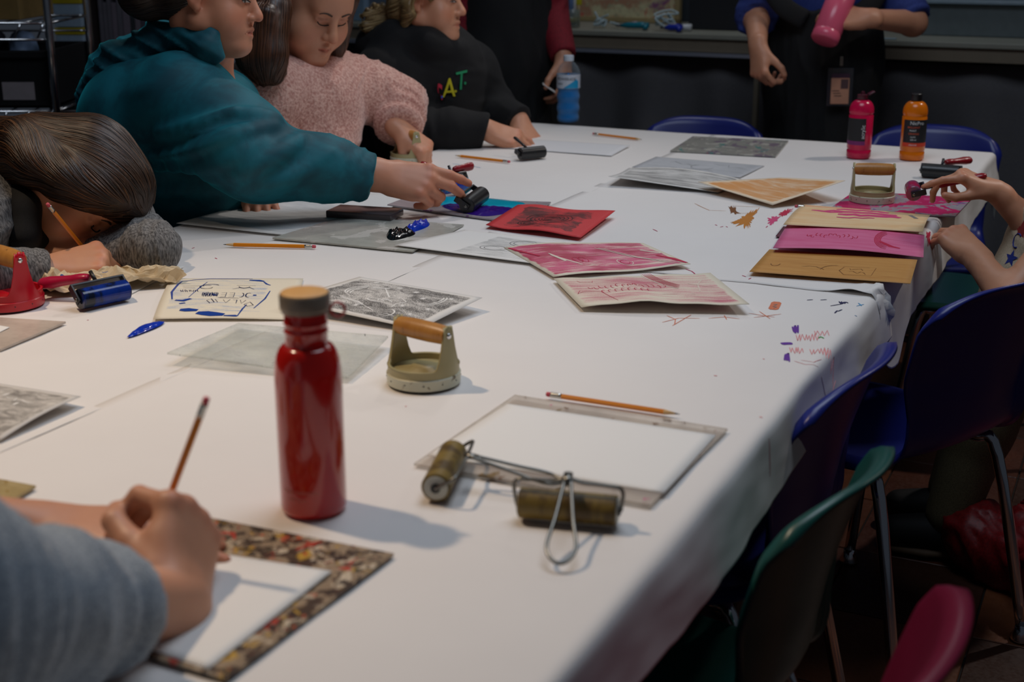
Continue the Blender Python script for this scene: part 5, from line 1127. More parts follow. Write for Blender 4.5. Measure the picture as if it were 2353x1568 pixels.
hand(F, W3R, (.5, -.3, -.5), (.2, -.2, .95), .92, False, spots=sp, skin=SK3)
skin_body(F, t3, SK3, sp); face_hair(H3, F, t3, m_brow, m_lash)
m_pink = clothmat('fuzzy_pink_knit', srgb(182, 122, 110), srgb(234, 190, 174), 150, .9, .95, .5, .25, .004)
G = Field(V(-1.05, 3.05, .34), V(-.10, 4.0, 1.18), .006)
G.cap(C3+V(0, 0, .06), PE3, .158, .165, .06); G.cap(S3R+V(.02, .02, -.02), S3L+V(-.02, 0, -.02), .088, .088, .06); G.cap(N3+V(0, .01, -.05), C3, .085, .15, .05)
G.chain([S3L+V(-.02, 0, -.02), S3L*.5+E3L*.5, E3L, W3+V(0, .015, .012)], [.082, .072, .066, .052], .04)
for q, r_ in ((-.1, .084), (.25, .081), (.55, .076), (.85, .068)): G.ell(E3L*(1-q)+W3*q, (r_, r_, .017), basis(W3-E3L), .010)
G.chain([S3R, E3R, W3R], [.082, .072, .055], .04); G.cut(W3+V(0, 0, .006), W3-E3L, .075); G.ell(H3.o+V(.01, -.01, .0), (.088, .088, .165), None, .02, 's')
cloth('sweater', G, m_pink, t3, [fold(E3L, .14, W3-E3L, (1, 0, 0), 16, 4, .008, 1), fold(S3L, .14, (1, 0, 0), (0, 0, 1), 11, 4, .010, 3), fold(C3, .3, (1, 0, .3), (0, 0, 1), 6, 2, .010, 2)])
rr = np.random.RandomState(5)
G = Field(PE3-V(.3, .35, .5), PE3+V(.7, .35, .2), .012); G.cap(PE3+V(0, -.06, 0), PE3+V(0, .06, 0), .14, .14, .05); legs(G, PE3, TN, .40, .08); cloth('trousers', G, m_trouser, t3)
Fh = Field(H3.o-V(.30, .38, .36), H3.o+V(.20, .22, .15), .005)
Fh.ell(H3(0, -.020, .044), V(.086, .104, .090)*.95, H3.R, .01); Fh.ell(H3(0, -.06, -.04), V(.085, .06, .09), H3.R, .03)
for s, pts in ((1, [at(598, 30, 3.40), at(580, 85, 3.36), at(584, 135, 3.34), at(604, 172, 3.33)]), (1, [at(630, 20, 3.38), at(615, 80, 3.35), at(622, 130, 3.33), at(634, 176, 3.33)]), (-1, [H3(-.070, .04, .04), at(778, 60, 3.60), at(772, 100, 3.60), at(768, 138, 3.60)])): Fh.chain(pts, [.045, .042, .036, .018] if s > 0 else [.024, .026, .022, .014], .03)
for k in range(9):
    x = 556+9.5*k; Yk = 3.375-.010*min(k, 8-k)-.012; pts = [at(x+22-2*k+9*math.sin(j*1.5+k*1.7), 25+j*26+(k % 3)*5, Yk-.004*math.sin(j*1.1+k)) for j in range(7)]; Fh.chain(pts, [.020, .021, .020, .019, .017, .013, .006], .008)
Fh.ell(H3(.01, .095, -.030), V(.084, .090, .108), H3.R, .008, 's')
hv, hf = Fh.mesh(); m_h3 = hairmat('auburn_brown_hair', srgb(36, 22, 16), srgb(64, 38, 24)); fastmesh('hair', hv, hf, m_h3, t3)
strands('hair_strands', Fh, rand_on(Fh, 1600, 4), lambda p, i: np.tile(V(.05, 0, -1.), (len(p), 1))+(p-H3.o)*2, hairmat('auburn_strand', srgb(52, 32, 22), srgb(104, 62, 36), .4), t3, 18, .0115, .0012, 6, .002, .25)

# ================= person in the black hoodie
t4 = person('person with tied blond hair in a black hoodie lettered in colour, hands resting on paper', None)
sp = []; H4 = head_frame(at(1071, 30, 4.02), (.95, -.30, -.06), (.06, 0, 1), .96)
S4R = at(885, 165, 3.98); S4L = at(1075, 150, 4.30); N4 = at(985, 110, 4.12); C4 = at(975, 250, 4.15); PE4 = C4+V(-.06, .05, -.40); E4R = at(925, 312, 3.92); W4R = at(1118, 298, 3.90); E4L = at(1130, 262, 4.30); W4L = at(1192, 277, 4.14)
F = Field(V(-.72, 3.6, .32), V(.22, 4.62, 1.52), .010, [(H4.o-.13, H4.o+.14, .0042), (V(-.10, 3.72, .74), V(.16, 4.20, .93), .0042)])
head(F, H4, .007, .003, sp, SK3); F.chain([H4(0, -.03, -.06), N4, C4+V(0, 0, .08)], [.052, .058, .11], .03); F.cap(C4, PE4, .13, .15, .04); F.cap(S4R, S4L, .055, .055, .04)
F.chain([S4R, E4R, W4R], [.052, .044, .029], .02); F.chain([S4L, E4L, W4L], [.052, .044, .029], .02)
hand(F, W4R, (.92, -.05, -.30), (.25, -.55, .80), .98, False, ((22, 22, 12), (26, 26, 14), (30, 28, 16), (34, 30, 16)), (5, 1, -3, -7), ((.85, .35, -.40), (.95, .15, -.3)), sp, SK3, 1.1)
hand(F, W4L, (.42, -.50, -.62), (.50, -.45, .74), .96, True, ((26, 30, 18), (30, 34, 20), (34, 36, 20), (38, 38, 20)), (6, 1, -4, -9), ((.7, .6, -.3), (.9, .3, -.3)), sp, SK3, 1.1)
skin_body(F, t4, SK3, sp); face_hair(H4, F, t4, plain('fair_brow', srgb(110, 84, 60), .6), m_lash, 0, True)
m_bhood = clothmat('black_fleece', srgb(6, 6, 8), srgb(14, 15, 18), 420, .3, .9)
G = Field(V(-.76, 3.55, .34), V(.14, 4.66, 1.30), .007)
G.cap(C4+V(0, 0, .10), PE4, .185, .19, .06); G.cap(S4R+V(.02, .03, -.03), S4L+V(-.01, -.02, -.03), .10, .10, .06)
G.chain([S4R+V(0, .02, -.02), E4R, E4R*.4+W4R*.6, W4R], [.098, .078, .062, .050], .04); G.chain([S4L+V(0, -.02, -.02), E4L, W4L], [.095, .075, .050], .04)
G.cut(W4R, V(.95, 0, -.25), .09); G.cut(W4L, V(.55, -.55, -.4), .085)
G.chain([at(1040, 112, 4.02), at(985, 100, 3.99), at(915, 95, 4.04), at(865, 105, 4.14), at(862, 100, 4.26)], [.022, .04, .058, .055, .05], .04); G.chain([at(1055, 118, 4.06), at(1068, 124, 4.14), at(1040, 110, 4.24), at(960, 95, 4.30)], [.024, .03, .04, .05], .04)
cloth('hoodie', G, m_bhood, t4, [fold(E4R, .2, W4R-E4R, (0, 0, 1), 11, 3, .010, 1), fold(C4, .3, (.3, 0, 1), (1, 0, 0), 8, 3, .010, 2), fold(E4L, .15, W4L-E4L, (0, 0, 1), 12, 3, .008, 5)])
vvn = (W4R+V(0, 0, 0))
def chest_text(txt, px, py, Y, size, mat, rz, F_, slant=0):
    cu = bpy.data.curves.new('embroidered_letter', 'FONT'); cu.body = txt; cu.size = size; cu.extrude = .0012; ob = bpy.data.objects.new('tmp_text', cu); COL.objects.link(ob)
    me = bpy.data.meshes.new_from_object(ob.evaluated_get(bpy.context.evaluated_depsgraph_get())); bpy.data.objects.remove(ob)
    o = at(px, py, Y); ex = unit(at(px+40, py-13, Y+.09)-o); ey = unit(V(0.0, .12, 1)); pts = np.array([o+ex*v.co.x+ey*v.co.y for v in me.vertices]); zz = np.array([v.co.z for v in me.vertices]); pr = F_.project(pts, 0, 6); nn = F_.grad(pr)
    dv = pts+(-nn)*((pts-pr)*nn).sum(1)[:, None]*1.0; dv = dv+nn*(.004+zz)[:, None]
    for v, q in zip(me.vertices, dv): v.co = q
    return _fin('embroidered_letter', me, mat, t4, False)
for ch, px, py, col in (('G', 970, 220, (196, 40, 66)), ('.', 995, 214, (40, 90, 200)), ('A', 1001, 213, (196, 186, 20)), ('.', 1028, 206, (196, 186, 20)), ('T', 1032, 201, (20, 140, 90)), ('.', 1057, 193, (20, 140, 90))): chest_text(ch, px, py, 4.02, .060, plain('thread_%s_%d' % (ch if ch != '.' else 'dot', px), srgb(*col), .7), 0, G)
G = Field(PE4-V(.3, .35, .5), PE4+V(.7, .35, .2), .012); G.cap(PE4+V(0, -.06, 0), PE4+V(0, .06, 0), .16, .16, .05); legs(G, PE4, TN, .42, .09); cloth('trousers', G, m_trouser, t4)
Fh = Field(H4.o-V(.26, .2, .2), H4.o+V(.18, .2, .17), .005)
Fh.ell(H4(0, -.020, .044), V(.084, .104, .088), H4.R, .01); Fh.ell(H4(0, -.07, -.03), V(.07, .055, .06), H4.R, .03); Fh.ell(at(872, 48, 4.12), (.042, .042, .045), None, .02)
Fh.chain([H4(.078, .03, .03), H4(.086, -.02, -.02), H4(.080, -.04, -.07)], [.02, .024, .014], .02)
for k in range(14):
    a = k*2.4; q = at(872, 48, 4.10)+V(.045*math.cos(a), -.02, .05*math.sin(a)); Fh.cap(at(872, 48, 4.10), q, .014, .007, .008)
Fh.ell(H4(0, .092, -.030), V(.066, .078, .095), H4.R, .008, 's'); Fh.ell(H4(.09, .012, -.015), V(.04, .026, .035), H4.R, .006, 's')
hv, hf = Fh.mesh(); fastmesh('hair', hv, hf, hairmat('dark_blond_hair', srgb(84, 66, 40), srgb(134, 110, 70)), t4)
strands('hair_strands', Fh, rand_on(Fh, 1100, 4), lambda p, i: np.tile(H4.R@V(0, -1, -.3), (len(p), 1)), hairmat('blond_strand', srgb(120, 98, 60), srgb(190, 164, 116), .4), t4, 14, .0125, .0014, 6, .003, .3)

# ================= standing person in maroon with a black apron
m_apron = clothmat('black_apron_cloth', srgb(9, 9, 10), srgb(17, 17, 19), 450, .2); m_mar = clothmat('maroon_knit', srgb(96, 4, 20), srgb(140, 14, 34), 300, .4)
def stander(label, base, face, skin, htop, hairc, arms, hands_, sleeve, sleevemat, apronmat, fineb, hw=.15, pants=m_trouser, hips=.92, lean=V(0, 0, 0), bib=None):
    t = person(label, None); f = unit(V(face[0], face[1], 0)); rt = V(f[1], -f[0], 0); b = V(base[0], base[1], 0); sp = []
    sh = htop-.29; ch = b+V(0, 0, sh-.10)+lean; hp = b+V(0, 0, hips); nk = b+lean*1.2+V(0, 0, sh+.06)
    Hh = head_frame(nk+f*.10+V(0, 0, .11), f+V(0, 0, -.28), (0, 0, 1), .97)
    allp = [p for a in arms for p in a]+[b+V(-.32, -.32, 0), b+V(.32, .32, htop+.05)]; lo = np.min(allp, 0)-.14; hi = np.max(allp, 0)+.14; lo[2] = max(lo[2], 0.0)
    F = Field(lo, hi, .011, fineb+[(Hh.o-.12, Hh.o+.13, .0065)])
    head(F, Hh, .002, 0, sp, skin); F.chain([Hh(0, -.03, -.06), nk, ch], [.05, .055, .11], .03); F.chain([ch, hp+V(0, 0, .02)], [.12, .13], .05)
    for s in (-1, 1): F.chain([hp+rt*s*.08, b+rt*s*.09+V(0, 0, .48), b+rt*s*.09+V(0, 0, .09)], [.085, .06, .042], .03); F.cap(b+rt*s*.09+V(0, 0, .045), b+rt*s*.10+f*.13+V(0, 0, .035), .04, .032, .03)
    for a, rad in zip(arms, ([.052, .042, .028],)*2): F.chain(a, rad, .025); F.cap(ch+V(0, 0, .06), a[0], .06, .05, .04)
    for hh in hands_: hand(F, *hh[0], spots=sp, skin=skin, **hh[1])
    skin_body(F, t, skin, sp); face_hair(Hh, F, t, m_brow, m_lash, 0, True)
    G = Field(lo, hi, .008); G.chain([ch+V(0, 0, .02), hp], [hw+.012, hw+.004], .05)
    for a, fr in zip(arms, sleeve):
        G.cap(ch+V(0, 0, .07), a[0], .085, .080, .05)
        if fr <= 1: e = a[0]*(1-fr)+a[1]*fr; G.chain([a[0], e], [.080, .066], .03); G.cut(e, a[1]-a[0], .1)
        else: e = a[1]*(2-fr)+a[2]*(fr-1); G.chain([a[0], a[1], e], [.080, .066, .046], .03); G.cut(e, a[2]-a[1], .07)
    cloth('shirt', G, sleevemat, t, [fold(a[1], .16, a[1]-a[0], (0, 0, 1), 14, 4, .008, k+1) for k, a in enumerate(arms)])
    G = Field(b+V(-.42, -.42, .3), b+V(.42, .42, sh+.05), .009); bm_ = b+f*.03
    G.ell(hp+f*.03+V(0, 0, .05), V(hw+.030, hw+.035, .42), np.stack([rt, f, V(0, 0, 1)], 1), .03); G.cap(hp+f*.05+V(0, 0, -.38), hp+f*.03, hw+.045, hw+.03, .05); G.cap(hp+f*.03, ch+f*.06+V(0, 0, -.02), hw+.030, .125, .06)
    G.cut(ch+f*.06+V(0, 0, .045 if bib is None else bib-ch[2]), (0, 0, 1), .3); cloth('apron', G, apronmat, t, [fold(hp, .5, rt, (0, 0, 1), 7, 1, .012, 9)])
    for s in (-1, 1):
        bm = bmesh.new(); tube(bm, spline([ch+f*.15+rt*s*.10+V(0, 0, .0), ch+f*.10+rt*s*.085+V(0, 0, .10), nk+rt*s*.075+V(0, 0, -.01), nk-f*.05+rt*s*.03], 5), .012, 8, flat=.3); bmobj('apron_strap', bm, apronmat, t)
    G = Field(b+V(-.3, -.3, 0), b+V(.3, .3, hips+.1), .012)
    for s in (-1, 1): G.chain([hp+rt*s*.08, b+rt*s*.09+V(0, 0, .48), b+rt*s*.09+V(0, 0, .11)], [.10, .078, .062], .03)
    cloth('trousers', G, pants, t)
    for s in (-1, 1):
        G = Field(b+rt*s*.095+f*.04-V(.2, .2, b[2]), b+rt*s*.095+f*.04+V(.2, .2, .14), .009); G.cap(b+rt*s*.09+V(0, 0, .055), b+rt*s*.10+f*.14+V(0, 0, .045), .050, .040, .03); cloth('shoe', G, plain('dark_shoe', srgb(20, 20, 22), .6), t)
    Fh = Field(Hh.o-.2, Hh.o+.2, .007); Fh.ell(Hh(0, -.02, .044), V(.085, .104, .088), Hh.R, .01); Fh.ell(Hh(0, -.07, -.05), V(.075, .05, .09), Hh.R, .03); Fh.ell(Hh(0, .092, -.03), V(.066, .078, .095), Hh.R, .008, 's')
    hv, hf = Fh.mesh(); fastmesh('hair', hv, hf, hairmat(hairc[0], *hairc[1:]), t)
    return t
sh5 = at(1225, -125, 4.70); el5 = at(1258, 10, 4.78); wr5 = at(1295, 132, 4.62)
t5 = stander('person standing in a maroon sweater and black apron behind the black hoodie', at(1138, 100, 4.78)[:2], (.9, -.43), SK3, 1.66, ('standing_brown_hair', srgb(40, 28, 20), srgb(70, 50, 34)),
    [[sh5, el5, wr5], [at(1085, -130, 4.72), at(1058, 20, 4.72), at(1040, 160, 4.62)]], [((wr5, (.12, -.30, -1.), (.85, -.45, .2)), dict(s=.98, left=True, curls=((30, 40, 20),)*4, th=((.8, .5, -.4), (.95, .2, -.3)), fat=1.1)), ((at(1040, 160, 4.62), (.3, -.3, -.7), (.5, -.6, .4)), dict(s=.98))],
    (1.99, 1.95), m_mar, m_apron, [(wr5-V(.08, .12, .2), wr5+V(.12, .08, .04), .004)], .145)
Sx = wr5+V(-.02, -.05, -.085); bm = bmesh.new(); bx(bm, Sx+V(-.03, .0, -.01), (.05, .05, .0025), Matrix.Rotation(.6, 3, 'Y'), .0005); tag(bmobj('paper_scrap', bm, m_white, None, False), 'small white paper held by the standing person in maroon', 'paper')

# ================= standing person in blue with a black apron, holding a pale pink bottle
shR = at(1768, -80, 4.62); elR = at(1738, 40, 4.60); wrR = at(1742, 108, 4.42); shL = at(2015, -85, 4.66); elL = at(2098, 52, 4.52); wrL = at(1995, 42, 4.36)
m_bluesh = clothmat('blue_cotton', srgb(36, 52, 118), srgb(58, 76, 150), 380, .3)
t6 = stander('person standing at the far end in a blue shirt and long black apron', at(1893, 100, 4.68)[:2], (-.12, -1), SK3, 1.62, ('standing_dark_hair', srgb(30, 22, 18), srgb(54, 40, 30)),
    [[shR, elR, wrR], [shL, elL, wrL]], [((wrR, (.06, -.35, -1.), (-.85, -.40, .1)), dict(s=1.0, curls=((45, 50, 30), (55, 60, 35), (58, 64, 35), (60, 64, 35)), th=((.75, .35, -.55), (.9, -.05, -.5)), fat=1.1)),
     ((wrL, (-1., -.10, .05), (.05, -.62, .55)), dict(s=1.0, left=True, curls=((28, 34, 20), (34, 42, 24), (40, 48, 26), (44, 50, 26)), th=((.6, .75, -.3), (.85, .4, -.35)), fat=1.1))],
    (1.12, .97), m_bluesh, m_apron, [(wrR-V(.08, .1, .2), wrR+V(.1, .1, .05), .005), (wrL-V(.22, .1, .12), wrL+V(.08, .1, .12), .005)], .155, bib=1.095)
for pts_ in ([at(1850, 46, 4.475), at(1800, 14, 4.485), at(1768, -45, 4.53), at(1790, -110, 4.62)], [at(1950, 46, 4.475), at(1998, 14, 4.485), at(2022, -45, 4.54), at(2000, -110, 4.62)]):
    bm = bmesh.new(); tube(bm, spline(pts_, 5), .034, 10, flat=.35, up=(0, -1, .2)); bmobj('apron_strap', bm, m_apron, t6)
a, b = at(1893, 95, 4.33), at(1955, -62, 4.42); zd = unit(b-a)
paint_bottle('pale pink paint bottle held tilted by the standing person in blue', a, srgb(226, 92, 122), 0, True, fa, .5, ('label_x', (0, 0, 0)), [], tilt=mat4(basis(zd, (1, 0, 0)), a), mat=plain('pale_pink_plastic', srgb(228, 96, 124), .25, .03, 12), scale=1.42, label_on=False)
# badge
bt = thing('id_badge', 'clear badge holder with a photo card clipped on the black apron', 'badge'); c = at(1930, 200, 4.425); nrm = unit(V(-.05, -1, .06)); Rb = basis(nrm, (1, .0, 0)); rb = Matrix(Rb.tolist())
L = lambda x, y, z: c+Rb@V(x, y, z)
bm = bmesh.new(); bx(bm, L(0, 0, 0), (.082, .122, .0035), rb, .001); bmobj('holder', bm, clearmat('badge_plastic', srgb(70, 72, 80), .35), bt, False)
bm = bmesh.new(); bx(bm, L(0, -.012, .0028), (.058, .084, .001), rb); cd = bmobj('card', bm, plain('badge_card', srgb(196, 140, 112), .5), bt, False)
bm = bmesh.new(); bx(bm, L(.014, .010, .0036), (.024, .030, .0008), rb); bmobj('photo', bm, plain('badge_photo', srgb(84, 60, 62), .5), cd, False)
bm = bmesh.new(); bx(bm, L(.0, .036, .0036), (.058, .014, .0008), rb); bmobj('header', bm, plain('badge_header', srgb(60, 30, 52), .5), cd, False)
for k in range(3):
    bm = bmesh.new(); bx(bm, L(-.014+.004*k, -.012-.008*k, .0036), (.024, .002, .0006), rb); bmobj('print_line', bm, m_lead, cd, False)
bm = bmesh.new(); bx(bm, L(0, .082, .004), (.010, .030, .005), rb, .001); bmobj('clip', bm, m_wire, bt, False)

# ================= child at the right
t7 = person('child in a beige printed T-shirt at the right edge, holding a brayer', None)
SK7 = srgb(210, 150, 116); sp = []
B7 = V(1.07, 2.86, 0); f7 = unit(V(-.88, .30, 0)); W7a = at(2288, 440, 2.86); W7b = at(2240, 588, 2.66); E7a = at(2370, 520, 2.84); E7b = at(2318, 690, 2.52); S7a = V(1.24, 2.98, .93); S7b = V(1.25, 2.70, .92)
H7 = head_frame(at(2335, 150, 2.90), (-.75, -.05, -.62), (-.55, 0, .8), .92); H7 = Fr(V(1.235, 2.88, 1.14), H7.R, .92)
F = Field(V(.72, 2.30, 0), V(1.48, 3.16, 1.30), .010, [(V(.78, 2.58, .72), V(1.14, 3.02, .90), .0034), (H7.o-.12, H7.o+.12, .006)])
head(F, H7, .002, 0, sp, SK7); C7 = V(1.235, 2.84, .80); F.chain([H7(0, -.03, -.06), V(1.26, 2.85, 1.0), C7], [.042, .048, .09], .03); F.cap(C7, V(1.16, 2.85, .58), .10, .105, .04); F.cap(S7a, S7b, .042, .042, .04)
for s in (-1, 1):
    sd = V(f7[1], -f7[0], 0)*s*.075; hp = V(1.14, 2.85, .56)+sd; F.chain([hp, V(1.05, 2.84, .30)+sd, V(1.0, 2.83, .07)+sd], [.07, .05, .036], .03); F.cap(V(1.0, 2.83, .04)+sd, V(.90, 2.86, .035)+sd, .034, .028, .02)
F.chain([S7a, E7a, W7a], [.040, .034, .0235], .02); F.chain([S7b, E7b, W7b], [.042, .035, .0245], .02)
hand(F, W7a, (-.86, .16, .34), (.36, -.20, .90), .90, False, ((30, 14, 6), (44, 44, 26), (56, 60, 34), (62, 66, 34)), (2, 0, -2, -3), ((.84, .30, -.48), (.97, .05, -.22)), sp, SK7, 1.05)
hand(F, W7b, (-.36, .78, .44), (-.05, -.42, .90), .90, True, ((34, 24, 16), (36, 26, 16), (40, 28, 16), (44, 30, 16)), (7, 2, -4, -10), ((.8, .5, -.4), (.9, .3, -.35)), sp, SK7, 1.05)
skin_body(F, t7, SK7, sp); face_hair(H7, F, t7, m_brow, m_lash)
m_beige7 = clothmat('beige_jersey', srgb(178, 160, 134), srgb(206, 190, 164), 420, .2)
G = Field(V(.92, 2.50, .40), V(1.46, 3.22, 1.06), .007); G.chain([V(1.26, 2.84, .88), C7+V(0, 0, -.04), V(1.16, 2.85, .56)], [.11, .135, .135], .05); G.cap(S7a+V(.0, 0, -.02), S7b+V(0, 0, -.02), .066, .066, .05)
for S_, E_ in ((S7a, E7a), (S7b, E7b)): e = S_*.55+E_*.45; G.chain([S_, e], [.066, .068], .02); G.cut(e, E_-S_, .1)
G.cut(V(1.16, 2.85, .50), (0, 0, -1), .25); cloth('t_shirt', G, m_beige7, t7, [fold(C7, .3, (.3, 0, 1), (0, 1, 0), 7, 3, .008, 2)])
def star5(r): return [(r*(1 if i % 2 == 0 else .42)*math.sin(i*math.pi/5), r*(1 if i % 2 == 0 else .42)*math.cos(i*math.pi/5)) for i in range(10)]
for px, py, col, r in ((2303, 590, (24, 44, 128), .020), (2318, 528, (140, 40, 40), .026), (2312, 645, (24, 44, 128), .016)):
    o_ = G.project(np.array([at(px+8, py, 2.80)]), 0, 12)[0]; nn = G.grad(o_[None])[0]; Rn = basis(nn, np.cross(V(0, 0, 1), nn)); q = [o_+Rn@V(x, y, 0) for x, y in star5(r)]; q = G.project(np.array(q+[o_]), .0012, 4)
    meshobj('printed_star', q, [(i, (i+1) % 10, 10) for i in range(10)], plain('print_%d' % col[0], srgb(*col), .7), t7, False)
for k, (px, py) in enumerate(((2330, 462), (2302, 548))):
    o_ = G.project(np.array([at(px+8, py, 2.80)]), 0, 12)[0]; nn = G.grad(o_[None])[0]; Rn = basis(nn, np.cross(V(0, 0, 1), nn)); q = G.project(np.array([o_+Rn@V(.012*math.cos(a), .016*math.sin(a), 0) for a in np.linspace(.8, 5.2, 9)]), .001, 4)
    bm = bmesh.new(); tube(bm, list(q), .0030, 6, flat=.4); bmobj('printed_letter', bm, plain('print_24', srgb(24, 44, 128), .7), t7)
G = Field(V(.84, 2.60, .02), V(1.40, 3.10, .66), .009)
for s in (-1, 1): sd = V(f7[1], -f7[0], 0)*s*.075; G.chain([V(1.14, 2.85, .56)+sd, V(1.05, 2.84, .30)+sd, V(1.0, 2.83, .10)+sd], [.085, .068, .055], .03)
cloth('trousers', G, clothmat('khaki_twill', srgb(84, 76, 52), srgb(110, 100, 72), 400, .2), t7)
for s in (-1, 1):
    sd = V(f7[1], -f7[0], 0)*s*.075; G = Field(V(.78, 2.68, 0)+sd, V(1.12, 3.0, .14)+sd, .007); G.cap(V(1.0, 2.83, .055)+sd, V(.89, 2.86, .045)+sd, .046, .038, .03); G.cut(V(.95, 2.85, .012)+sd, (0, 0, -1), .3); so = cloth('shoe', G, plain('black_sneaker', srgb(16, 16, 18), .7), t7)
    bm = bmesh.new(); tube(bm, [V(1.03, 2.825, .014)+sd, V(.95, 2.84, .014)+sd, V(.86, 2.865, .014)+sd], [.040, .046, .034], 12, flat=.30); bmobj('sole', bm, plain('tan_rubber', srgb(92, 72, 52), .7), so)
Fh = Field(H7.o-.17, H7.o+.17, .006); Fh.ell(H7(0, -.02, .044), V(.085, .104, .088)*.93, H7.R, .01); Fh.ell(H7(0, -.06, -.05), V(.08, .05, .08), H7.R, .03); Fh.ell(H7(0, .092, -.03), V(.066, .078, .095), H7.R, .008, 's')
hv, hf = Fh.mesh(); fastmesh('hair', hv, hf, hairmat('ginger_hair', srgb(84, 36, 16), srgb(128, 62, 30)), t7)
# brayer in the child's hand
cc = at(2098, 438, 2.89); bar_brayer('small brayer with a red handle and pink inked roller in the child\'s hand', cc, V(.18, .90, .10), V(.95, -.10, .26), None, (rollmat('pink_inked_roller', srgb(150, 16, 60), srgb(190, 40, 90), srgb(130, 90, 120), .2), m_fblk, m_dred, m_wire), L=.05, r=.0165, arm=.018, hl=.11)

# ================= person in the foreground
t8 = person('person in a blue grey sweater drawing in the foreground, only arms in view', None)
SK8 = srgb(206, 150, 120); sp = []
tip8 = P(331, 1297, .008); e8 = solve_pencil(tip8, 476, 913)
W8 = at(405, 1392, 1.10); E8 = V(-.43, .82, .89); S8 = V(-.60, .62, 1.14); W8L = P(90, 1218, .030); E8L = V(-.70, 1.12, .84); S8L = V(-.86, .74, 1.14); C8 = V(-.76, .60, .98)
F = Field(V(-1.02, .36, .40), V(-.20, 1.50, 1.46), .010, [(V(-.46, 1.06, .73), V(-.24, 1.36, .92), .0028)])
H8 = head_frame(V(-.62, .84, 1.28), (.35, .75, -.55), (.2, .5, .8), .97); head(F, H8, .003, 0, sp, SK8); F.chain([H8(0, -.03, -.06), V(-.74, .64, 1.20), C8], [.05, .056, .11], .03); F.cap(C8, V(-.80, .50, .52), .12, .14, .05); F.cap(S8, S8L, .055, .055, .04)
F.chain([S8, E8, W8], [.052, .044, .030], .02); F.chain([S8L, E8L, W8L], [.052, .044, .028], .02)
hx8 = V(-.02, .80, .60); hand(F, W8, hx8, (.86, -.28, .40), 1.0, False, ((62, 62, 35), (66, 70, 38), (68, 74, 38), (70, 74, 38)), (3, 1, -2, -5), ((.80, .25, -.62), (.80, -.45, -.45)), sp, SK8, 1.15)
hand(F, W8L, (.95, -.06, -.04), (.0, -.10, 1), 1.0, True, ((6, 10, 6), (6, 10, 6), (8, 10, 6), (8, 12, 6)), (8, 2, -4, -10), ((.6, .75, -.1), (.8, .5, -.1)), sp, SK8, 1.05)
skin_body(F, t8, SK8, sp); face_hair(H8, F, t8, m_brow, m_lash)
m_bg = clothmat('blue_grey_knit', srgb(122, 132, 142), srgb(166, 174, 182), 420, .4, .9, .2)
G = Field(V(-1.08, .30, .42), V(-.20, 1.40, 1.28), .007); G.chain([C8+V(0, 0, .02), V(-.80, .50, .54)], [.17, .18], .05); G.cap(S8, S8L, .10, .10, .06)
G.chain([S8, S8*.4+E8*.6+V(.01, .02, .0), E8, E8*.55+W8*.45], [.10, .10, .094, .062], .05); G.chain([S8L, E8L, E8L*.3+W8L*.7], [.10, .085, .055], .05)
c8 = E8*.27+W8*.73; G.chain([E8*.6+W8*.4, c8], [.066, .054], .02); G.cut(c8, W8-E8, .09); G.ell(E8*.31+W8*.69, (.058, .058, .018), basis(W8-E8), .01); cL = E8L*.3+W8L*.7; G.cut(cL, W8L-E8L, .08)
cloth('sweater', G, m_bg, t8, [fold(E8, .22, W8-E8, (1, 0, .3), 10, 3, .016, 1), fold(E8*.5+W8*.5, .14, W8-E8, (1, 0, 0), 16, 4, .010, 2), fold(S8*.5+E8*.5, .2, E8-S8, (1, 0, 0), 8, 3, .014, 3)])
G = Field(V(-1.1, .2, 0), V(-.4, 1.2, .72), .012); G.cap(V(-.84, .48, .52), V(-.74, .52, .52), .15, .15, .04); legs(G, V(-.80, .50, .52), TV, .42, .085); cloth('trousers', G, m_trouser, t8)
Fh = Field(H8.o-.2, H8.o+.2, .007); Fh.ell(H8(0, -.02, .044), V(.085, .104, .088), H8.R, .01); Fh.ell(H8(0, -.07, -.05), V(.075, .05, .09), H8.R, .03); Fh.ell(H8(0, .092, -.03), V(.066, .078, .095), H8.R, .008, 's')
hv, hf = Fh.mesh(); fastmesh('hair', hv, hf, hairmat('grey_brown_hair', srgb(60, 50, 42), srgb(96, 84, 72)), t8)
pencil(e8, tip8, 'pencil held upright by the hand in the foreground', 'pencils in use')
